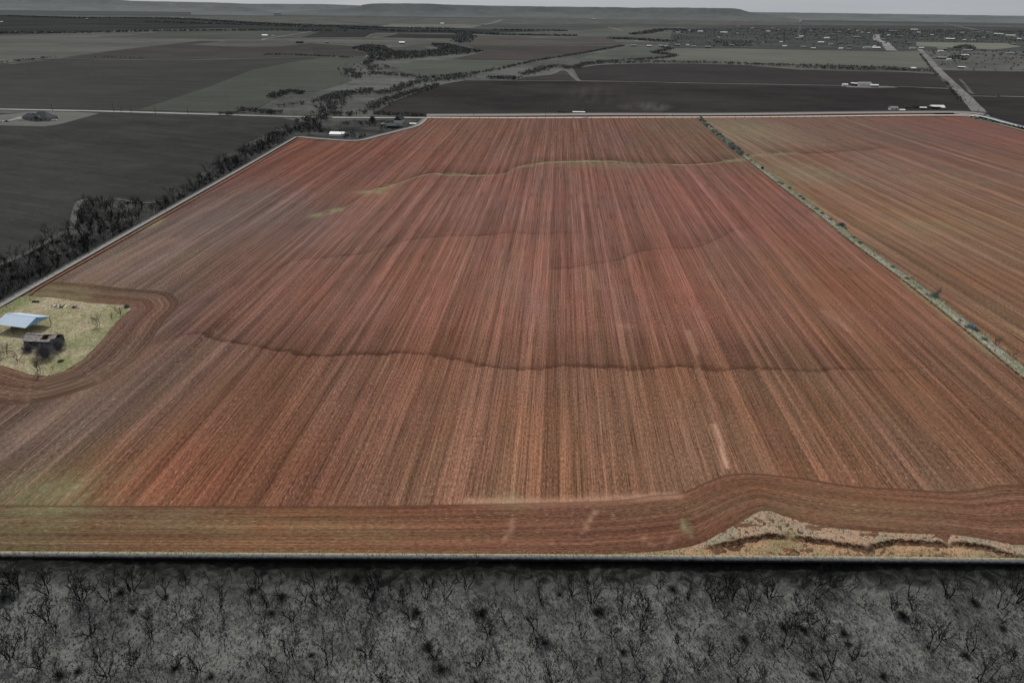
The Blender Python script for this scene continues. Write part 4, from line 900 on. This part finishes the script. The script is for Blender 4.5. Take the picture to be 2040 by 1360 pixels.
belt('creek_wood', [([(735,113),(722,131),(755,121),(793,118),(834,116),(968,103),(936,99),(893,89),(858,88),(876,99),(834,104),(783,103),(766,93),(731,91),(700,96),(733,106)], 'area', 2200)], m_far2, 'dark wood filling the creek bend', (5, 9), 1.7, 16, 3)
belt('railway_hedge', [([(827,156),(900,150),(978,141),(1068,121),(1160,106),(1243,91)], 10, 22)], m_far2, 'dark straight hedge running to the town', (3, 6), 1.2, 14, 4)
belt('creek_trees', [([(973,156),(1000,155),(1032,158)], 24, 50), ([(1040,149),(1075,140),(1109,131),(1136,137)], 22, 26), ([(1143,136),(1178,126),(1263,120),(1315,116),(1345,111),(1320,107),(1303,105),(1332,98),(1322,94)], 18, 30)], m_far2, 'dark trees of the creek beyond the dark field', (4, 7), 1.2, 20, 5)
belt('field_hedge', [([(1160,128),(1340,124),(1512,129),(1615,131),(1786,136)], 16, 26), ([(1587,134),(1680,137),(1780,139),(1858,142)], 26, 40)], m_far2, 'long dark hedge between green and dark fields', (4, 8), 1.2, 20, 6)
belt('distant_wood', [([(680,56),(793,62),(900,63),(927,71),(917,85)], 50, 22), ([(900,62),(989,69),(1150,72)], 60, 30), ([(982,60),(1060,61),(1130,62)], 40, 26), ([(1215,77),(1270,79),(1329,83)], 70, 60), ([(1263,69),(1332,59),(1380,62)], 60, 30),
    ([(0,32),(160,36),(330,37),(520,47),(700,54),(900,58)], 120, 24), ([(150,66),(340,62),(560,61),(690,62)], 60, 16), ([(-300,70),(0,66),(150,66)], 60, 16), ([(300,44),(500,50),(640,55)], 100, 20)], m_far4, 'distant dark woods on the plain', (6, 10), 2.4, 10, 7)
belt('roadside_trees', [([(478,219),(515,221),(552,225)], 12, 60), ([(541,194),(555,188),(577,182),(602,186)], 10, 55), ([(628,203),(660,192),(700,183),(742,178)], 12, 40), ([(556,212),(580,209),(611,206)], 8, 25), ([(436,228),(455,227),(474,226)], 5, 40),
    ([(640,222),(680,228),(735,224),(783,229),(841,229)], 8, 34), ([(0,126),(31,122),(60,119),(105,114)], 10, 16), ([(521,109),(570,109),(618,111),(700,115)], 12, 30), ([(190,113),(285,117)], 6, 6)], m_far, 'dark bare trees beside the straight country road', (3, 6), .9, 24, 8)
belt('roadside_trees', [([(600,258),(650,262),(700,272),(730,270)], 14, 24), ([(700,244),(745,250),(790,258)], 16, 18), ([(1800,214),(1850,215),(1870,216)], 10, 50), ([(1115,226),(1130,226),(1170,221)], 6, 40), ([(1690,168),(1725,167)], 8, 30), ([(1833,108),(1860,142),(1891,172),(1915,204)], 5, 6)], m_far, 'dark bushes round the farmsteads', (2.5, 5), .8, 24, 9)
belt('town_trees', [([(1520,58),(1700,58),(2040,62),(2300,72),(2300,95),(2036,88),(1825,82),(1800,98),(1700,94),(1520,92)], 'area', 2600), ([(1340,60),(1520,56),(1520,94),(1340,94)], 'area', 420), ([(1845,100),(2300,106),(2300,150),(2040,141),(1872,139)], 'area', 420),
    ([(1415,81),(1500,82),(1500,93),(1440,93)], 'area', 160), ([(1905,96),(1925,92),(1935,99)], 20, 60), ([(1895,118),(1910,113),(1920,120)], 12, 60)], m_far3, 'trees scattered among the houses of the town', (4, 8), 1.7, 11, 10)
x, y = P(742,243)
mb_ = shrub_mb(90, 4.5, 6.5, 500, .05, .3); o = mb_.build('dense_tree', m_far2); o.location = (x, y, -.5); tag(o, 'round dense dark tree at the left of the farmstead by the road', 'tree')

# ------------------------------------------------------------------ houses
WALLS = {'white': m_white, 'grey': m_plain('grey_siding', (120,120,120), .1, .5), 'dark': m_plain('dark_siding', (54,54,56), .1, .5)}
ROOFS = {'white': m_plain('white_metal_roof', (232,232,230), .06, .3, .6, 0, 1.0), 'grey': m_plain('grey_shingle_roof', (142,144,146), .15, .5), 'dark': m_plain('dark_shingle_roof', (56,58,62), .2, .5)}
m_glass = m_plain('window_glass', (30,34,38), .1, 1, .2, 0, None, .5)
def house(name, a, b, w_, d_, h_, rz, rc, wc, label, group=None, rh=None, z=-.9, detail=True, hip=False):
    label = ' '.join(label.split()[:16])
    x, y = P(a, b); e = empty(name, (x, y, z), rz); tag(e, label, 'house' if 'house' in name else ('barn' if 'barn' in name else 'building'), group)
    rh = rh or d_*.22; ov = .4
    MB().box((0, 0, h_/2), (w_, d_, h_)).build('wall', WALLS[wc], e)
    X, Y = w_/2+ov, d_/2+ov; ins_ = Y*.9 if hip else 0
    r = MB().add([(-X, -Y, h_-.1), (X, -Y, h_-.1), (X, Y, h_-.1), (-X, Y, h_-.1), (-X+ins_, 0, h_+rh), (X-ins_, 0, h_+rh)], [(0,1,5,4),(2,3,4,5),(1,2,5),(3,0,4),(3,2,1,0)])
    r.build('roof', ROOFS[rc], e)
    if detail:
        n = max(2, int(w_/4))
        for i in range(n):
            q = -w_/2+w_*(i+.5)/n
            if i == n//2: MB().box((q, -d_/2-.03, 1.05), (1.0, .08, 2.1)).build('door', WALLS['dark'], e)
            else: MB().box((q, -d_/2-.03, 1.6), (1.1, .08, 1.1)).build('window', m_glass, e)
    return e
# ranch house left
rh_ = house('farm_house', 87,237.5, 19,15,3, .02, 'dark','grey','large dark hipped roof farmhouse on the pale lawn by the road', rh=5.2, hip=True)
MB().box((-14, 1.5, 1.5), (10, 10, 3)).build('garage_wall', WALLS['grey'], rh_); MB().add([(-19.4,-4,2.9),(-8.6,-4,2.9),(-8.6,7,2.9),(-19.4,7,2.9),(-16,1.5,6.2),(-10,1.5,6.2)], [(0,1,5,4),(2,3,4,5),(1,2,5),(3,0,4),(3,2,1,0)]).build('garage_roof', ROOFS['dark'], rh_)
MB().add([(-3.5,-9.6,2.95),(3.5,-9.6,2.95),(3.5,-4,2.95),(-3.5,-4,2.95),(0,-9.6,5.2),(0,-3,5.6)], [(0,1,4),(1,2,5,4),(3,0,4,5)]).build('porch_roof', ROOFS['dark'], rh_)
# farmstead
house('farm_house', 796,243, 9,8,3.2, 1.35, 'dark','white','steep dark roofed farmhouse with a white gable beside the road', rh=4.2)
house('farm_shed', 787,253, 14,8,2.6, .15, 'dark','dark','low dark shed in front of the white gabled farmhouse', rh=1.4); house('small_shed', 823,248.5, 6,2.5,2, .05, 'white','grey','tiny white roofed shed at the right end of the farmstead', rh=.6, detail=False)
house('metal_barn', 673,269, 12.5,8,2.4, -.03, 'white','white','bright white metal barn beside the red field corner', rh=1.3, detail=False)
tr_ = house('mobile_home', 1153,226.5, 13,4,2.8, .0, 'white','grey','long white roofed mobile home on the far roadside', rh=.5)
# farms in the dark field
house('metal_barn', 1721,170.5, 20,11,4, .1, 'grey','white','largest white barn of the farm in the dark field', detail=False); house('metal_shed', 1683,171, 8,5,3, 0, 'white','white','white shed at the left end of the farm in the dark field', detail=False)
house('grain_shed', 1698,170, 5,5,4, 0, 'white','dark','dark sided shed with white roof left of the large barn', detail=False); house('grain_shed', 1704,170.6, 5,5,4, 0, 'white','dark','second dark sided shed touching the large barn', detail=False)
house('farm_house', 1741,172.6, 12,6,3, .05, 'white','grey','low white roofed house right of the large barn', detail=False); house('metal_shed', 1866,215.5, 15,7,3, .02, 'white','dark','long bright roofed shed in the roadside farmyard', detail=False)
house('farm_house', 1779,217.5, 9,6,2.8, .1, 'grey','white','small grey roofed house at the left of the roadside farmyard'); house('small_shed', 1796,222, 6,4,2.6, .2, 'white','grey','small pale shed nearest the far road in the farmyard', detail=False)
house('small_shed', 1838,217, 7,4,2.4, 0, 'white','dark','low shed left of the long bright roofed shed', detail=False); house('small_shed', 1877,216.5, 5,4,2.4, .3, 'white','grey','small shed right of the long bright roofed shed', detail=False)
house('small_shed', 1818,140, 10,8,5, .2, 'white','grey','lone white shed where hedge and highway meet', detail=False); house('farm_house', 597,85.5, 22,12,5, .1, 'dark','dark','dark farmhouse in the pale field beyond the creek', detail=False)
house('metal_barn', 801,87.5, 18,12,5, 0, 'white','grey','white barn in front of the creek wood', detail=False)
town = [(1395,63,11),(1349,90,12),(1370,90,6),(1382,93,10),(1590,77,11),(1596,73,8),(1539,57,7),(1530,63,8),(1499,56,6),(1470,53,7),(1469,67,4),(1432,74,5),(1442,65,14),(1457,91,10),(1520,85,4),(1635,85,12),(1660,69,7),(1647,76,10),(1677,84,4),(1692,92,7),(1675,97,8),(1691,98,8),
 (1373,61,6),(1350,65,10),(1553,74,4),(1690,60,4),(1727,95,14),(1745,96,15),(1705,74,15),(1708,61,6),(1717,65,4),(1778,62,22),(1821,59,15),(1758,78,7),(1782,83,5),(1742,92,5),(1835,77,5),(1893,78,15),(1884,76,4),(1867,75,5),(1856,70,6),(1939,80,7),(1921,80,6),(1811,87,6),(1818,96,11),(1835,96,9),
 (1875,98,18),(1873,102,10),(1927,101,18),(1875,116,18),(1890,119,8),(1860,116,7),(1922,111,13),(1908,111,4),(2012,107,14),(1915,135,12),(1924,136,5),(1989,68,22),(1948,65,14),(1917,65,7),(2013,71,15),(2018,88,8),(1556,84,6),(1498,88,6),(1410,94,12),(1563,92,8),(1600,94,10),(1620,97,9),(1267,82,7),(1262,91,12),(1293,92,10),(1316,91,8),(1326,93,7),
 (174,38,6),(364,36,5),(4,44,5),(624,53,7),(528,71,12),(545,72,8),(652,85,6),(881,47,8),(961,49,6),(1183,38,8),(1550,59,5),(1616,62,5),(1730,66,5),(1655,88,8),(1830,65,6),(1880,69,5),(1960,75,6),(2030,78,7),(1795,72,6),(1770,70,5),(1672,64,6),(1508,75,5)]
rr2 = random.Random(12)
for k, (a, b, wp) in enumerate(town):
    x, y = P(a, b); D_ = math.hypot(x, y); w_ = wp*D_/1360*.8; w_ = max(7, min(w_, 60)); rc = 'white' if k % 5 in (0, 2) else 'grey'; wc = ['grey', 'dark', 'white'][k % 3]
    if b > 100: wh = 'in the pasture beside the highway'
    elif a > 1800 and b > 90: wh = 'just past the highway bend'
    elif a > 1800: wh = 'at the right end of the town'
    elif b > 88 and a > 1330: wh = 'lining the green field below the town'
    elif a > 1560: wh = 'in the middle of the town near the water tower'
    elif a > 1330: wh = 'at the left end of the town'
    elif a > 1200: wh = 'at the end of the straight hedge'
    else: wh = 'alone on the distant plain'
    size = 'long' if w_ > 28 else ('mid sized' if w_ > 15 else 'small')
    house('town_house' if w_ < 28 else 'warehouse', a, b+1, w_, min(w_*.45, 13), 2.6+D_/2400, rr2.uniform(-.15, .15), rc, wc, '%s %s roofed %s walled building %s' % (size, rc, wc, wh), 'buildings of the distant town', detail=False)
# water tower
x, y = P(1590,73); D_ = math.hypot(x, y); hh = (73-50)*D_/1360; hh *= 1.15; wt = empty('water_tower', (x, y, -1)); tag(wt, 'pale water tower on tall legs above the town', 'water tower')
m_wt = m_plain('pale_tank_paint', (176,178,178), .1, .2)
for k in range(4):
    a = k*math.pi/2+.4; MB().tube([(math.cos(a)*8, math.sin(a)*8, 0), (math.cos(a)*4.5, math.sin(a)*4.5, hh*.78)], .9, 5).build('leg', m_wt, wt)
tk = MB(); prof = [(0, .74), (4, .76), (5.6, .82), (5.6, .92), (3.5, .98), (0, 1.0)]
for i, (r, t) in enumerate(prof):
    for k in range(12): tk.v.append((r*math.cos(k*math.pi/6), r*math.sin(k*math.pi/6), hh*t))
for i in range(len(prof)-1):
    for k in range(12): tk.f.append((i*12+k, i*12+(k+1)%12, i*12+12+(k+1)%12, i*12+12+k))
tk.build('tank', m_wt, wt, True); MB().tube([(0, 0, 0), (0, 0, hh*.76)], .8, 6).build('riser_pipe', m_wt, wt)

# ------------------------------------------------------------------ vehicles
m_tyre = m_plain('tyre_rubber', (24,24,24), .1); CARM = {c: m_plain(c+'_car_paint', v, .04, 1, .35, 0, None, .5) for c, v in (('white', (215,215,215)), ('dark', (34,36,40)), ('silver', (150,152,156)))}
def car(a, b, rz, color, label, truck=False, z=-.85):
    x, y = P(a, b); e = empty('pickup_truck' if truck else 'parked_car', (x, y, z), rz); tag(e, label, 'truck' if truck else 'car')
    L = 5.4 if truck else 4.5
    prof = [(-L/2, .45), (L/2, .45), (L/2, .95), (L*.28, 1.05), (-L/2, 1.05)]
    n = 5; W = .92; vs = [(p, -W, q) for p, q in prof]+[(p, W, q) for p, q in prof]
    mesh_obj('body', vs, [tuple(range(n)), tuple(range(2*n-1, n-1, -1))]+[(i, i+n, (i+1)%n+n, (i+1)%n) for i in range(n)], CARM[color], e)
    c0, c1 = (-.2, 1.5) if truck else (-1.7, 1.2)
    cv = [(c0-.0, -.85, 1.05), (c1, -.85, 1.05), (c1, .85, 1.05), (c0, .85, 1.05), (c0+.35, -.7, 1.6), (c1-.6, -.7, 1.6), (c1-.6, .7, 1.6), (c0+.35, .7, 1.6)]
    mesh_obj('window', cv, [(0,1,5,4),(1,2,6,5),(2,3,7,6),(3,0,4,7)], m_glass, e); MB().box(((c0+c1-.25)/2, 0, 1.63), (c1-c0-.9, 1.42, .06)).build('roof', CARM[color], e)
    for sx in (-L*.3, L*.3):
        for sy in (-.86, .86): MB().tube([(sx, sy-.12, .34), (sx, sy+.12, .34)], .34, 10, True).build('wheel', m_tyre, e)
    return e
car(2,242,.3,'white','white car at the left frame edge by the farmhouse drive'); car(12,241.3,.2,'dark','long dark car on the farmhouse drive',True); car(41,238.4,.1,'white','white car nearest the farmhouse garage on its left')
car(49,237.8,1.0,'white','white car tucked beside the garage'); car(108,238.8,.1,'white','white pickup on the right side of the farmhouse', True)
car(763,246.5,1.2,'white','pale pickup in front of the round dense tree', True); car(1131,227,.15,'white','white car left of the mobile home'); car(1167,236,.05,'white','white pickup driving on the far gravel road', True, .4); car(1338,231.4,.05,'white','white truck raising the dust cloud', True, .3)
car(772,243,.4,'dark','dark car beside the pale pickup')
for k, (a, b, c) in enumerate([(1905,126.5,'dark'),(1917,125.5,'white'),(1925,125,'dark'),(1934,125,'white'),(1942,125.5,'dark'),(1926,127,'silver')]): car(a, b, .2*k, c, '%s vehicle parked in the yard beside the highway, %s from the left' % (c, ['first', 'second', 'third', 'fifth', 'sixth', 'fourth'][k]))

# ------------------------------------------------------------------ poles and fences
m_pole = m_plain('creosote_pole', (40,38,36), .2)
def pole(a, b, h_, label, z=-.9, c=0.0):
    x, y = P(a, b); e = empty('utility_pole', (x, y, z), c); tag(e, label, 'utility pole', 'utility poles in the landscape')
    MB().tube([(0, 0, 0), (0, 0, h_)], [.2, .13], 6, True).build('post', m_pole, e); MB().box((0, -.2, h_-.7), (2.4, .12, .14)).build('crossarm', m_pole, e)
    for k in (-1.05, 0, 1.05): MB().tube([(k, -.2, h_-.63), (k, -.2, h_-.4)], .06, 5, True).build('insulator', m_white, e)
for a, b, h_, lb in [(227,222.5,10,'utility pole behind the straight road left of the trees'),(105,221,8,'utility pole just behind the farmhouse'),(242,224,6,'short pole right of the tall roadside pole'),(262,224.5,6,'short pole second right of the tall roadside pole'),(310,226,7,'utility pole halfway along the straight road'),(375,227,8,'utility pole left of the roadside trees'),
    (944,234,9,'utility pole at the left part of the far red field edge'),(1087,233,9,'utility pole left of the mobile home'),(331,416,9,'tall pole standing in the scrub belt'),(226,470,8,'pole at the lower part of the scrub belt'),
    (1888,169,11,'highest pole beside the highway'),(1906,186,11,'second pole down the highway'),(1918,196,11,'third pole down the highway'),(1931,206,11,'fourth pole down the highway'),(1947,226,11,'nearest pole beside the highway corner')]: pole(a, b, h_, lb, c=.0 if a < 1800 else 1.2)
def wire_fence(name, pts, n, h_, label, z, zf=None, rad=.07):
    ln = PP(pts); seg = np.hypot(*np.diff(ln, axis=0).T); cum = np.concatenate([[0], np.cumsum(seg)]); e = empty(name, (ln[0][0], ln[0][1], z)); tag(e, label, 'fence'); tops = []
    pm = MB().tube([(0, 0, -.3), (0, 0, h_)], rad, 5, True); me = bpy.data.meshes.new('post'); me.from_pydata(pm.v, [], pm.f); me.materials.append(m_pole)
    for k in range(n):
        s = cum[-1]*k/(n-1); x = np.interp(s, cum, ln[:, 0])-ln[0][0]; y = np.interp(s, cum, ln[:, 1])-ln[0][1]
        o = bpy.data.objects.new('post', me); COL.objects.link(o); o.parent = e; o.location = (x, y, random.uniform(-.1, .1)); o.rotation_euler = (random.uniform(-.08, .08), random.uniform(-.08, .08), 0); tops.append((x, y))
    w_ = MB()
    for q in (.45, .75, .95): w_.tube([(x, y, h_*q) for x, y in tops], .018, 3)
    w_.build('wire', m_pole, e)
wire_fence('wire_fence', [(860,238),(1392,236.5),(1900,233.8)], 60, 1.8, 'wire fence on dark posts along the far road', .4, rad=.16)
wire_fence('wire_fence', [(-150,1146),(500,1144),(1000,1149),(1500,1152),(2200,1160)], 48, 1.3, 'thin wire fence at the top of the grey pasture', -.1)
wire_fence('wire_fence', [(-300,797),(0,624),(100,566),(300,450),(592,281)], 60, 1.3, 'wire fence between the scrub belt and the red field', .3, rad=.05)
wire_fence('wire_fence', fence_px[:-1], 80, 1.2, 'wire fence on the grass strip between the red and brown fields', .5, rad=.05)

# ------------------------------------------------------------------ dust behind the truck
def dust(name, x0, x1, yb, hgt, dens_, seed, label, dep=14, z0=.5):
    a, b = P(x0, yb), P(x1, yb); L = np.linalg.norm(b-a); c = (a+b)/2
    m = MB(); n1, n2 = 20, 10
    for i in range(n2+1):
        t = math.pi*i/n2
        for k in range(n1): q = 2*math.pi*k/n1; m.v.append((math.cos(q)*math.sin(t)*L/2, math.sin(q)*math.sin(t)*dep/2, -math.cos(t)*hgt/2+hgt/2))
    for i in range(n2):
        for k in range(n1): m.f.append((i*n1+k, i*n1+(k+1)%n1, i*n1+n1+(k+1)%n1, i*n1+n1+k))
    mt = bpy.data.materials.new(name+'_volume'); mt.use_nodes = True; t = mt.node_tree; t.nodes.clear()
    out = t.nodes.new('ShaderNodeOutputMaterial'); pv = t.nodes.new('ShaderNodeVolumePrincipled'); pv.inputs['Color'].default_value = (.75, .72, .66, 1)
    tc_ = t.nodes.new('ShaderNodeTexCoord'); nz_ = t.nodes.new('ShaderNodeTexNoise'); nz_.inputs['Scale'].default_value = .09; nz_.inputs['Detail'].default_value = 3
    mr = t.nodes.new('ShaderNodeMapRange'); mr.inputs[1].default_value = .36; mr.inputs[2].default_value = .72; mr.inputs[3].default_value = 0; mr.inputs[4].default_value = dens_
    gr_ = t.nodes.new('ShaderNodeTexGradient'); gr_.gradient_type = 'SPHERICAL'; mp_ = t.nodes.new('ShaderNodeMapping'); mp_.inputs['Scale'].default_value = (2/L, 2/dep, 2/hgt); mp_.inputs['Location'].default_value = (0, 0, -1)
    mu = t.nodes.new('ShaderNodeMath'); mu.operation = 'MULTIPLY'
    l = t.links.new; l(tc_.outputs['Object'], nz_.inputs['Vector']); l(nz_.outputs['Fac'], mr.inputs[0]); l(tc_.outputs['Object'], mp_.inputs[0]); l(mp_.outputs[0], gr_.inputs[0]); l(mr.outputs[0], mu.inputs[0]); l(gr_.outputs['Fac'], mu.inputs[1]); l(mu.outputs[0], pv.inputs['Density']); l(pv.outputs[0], out.inputs['Volume'])
    o = m.build(name, mt); o.location = (c[0], c[1], z0); tag(o, label, 'dust cloud')
dust('dust_cloud', 1222, 1345, 227, 14, .055, 1, 'low brown dust cloud trailing behind the truck')
dust('dust_cloud', 1095, 1250, 222, 34, .010, 2, 'faint tall dust haze drifting over the dark field', 24)
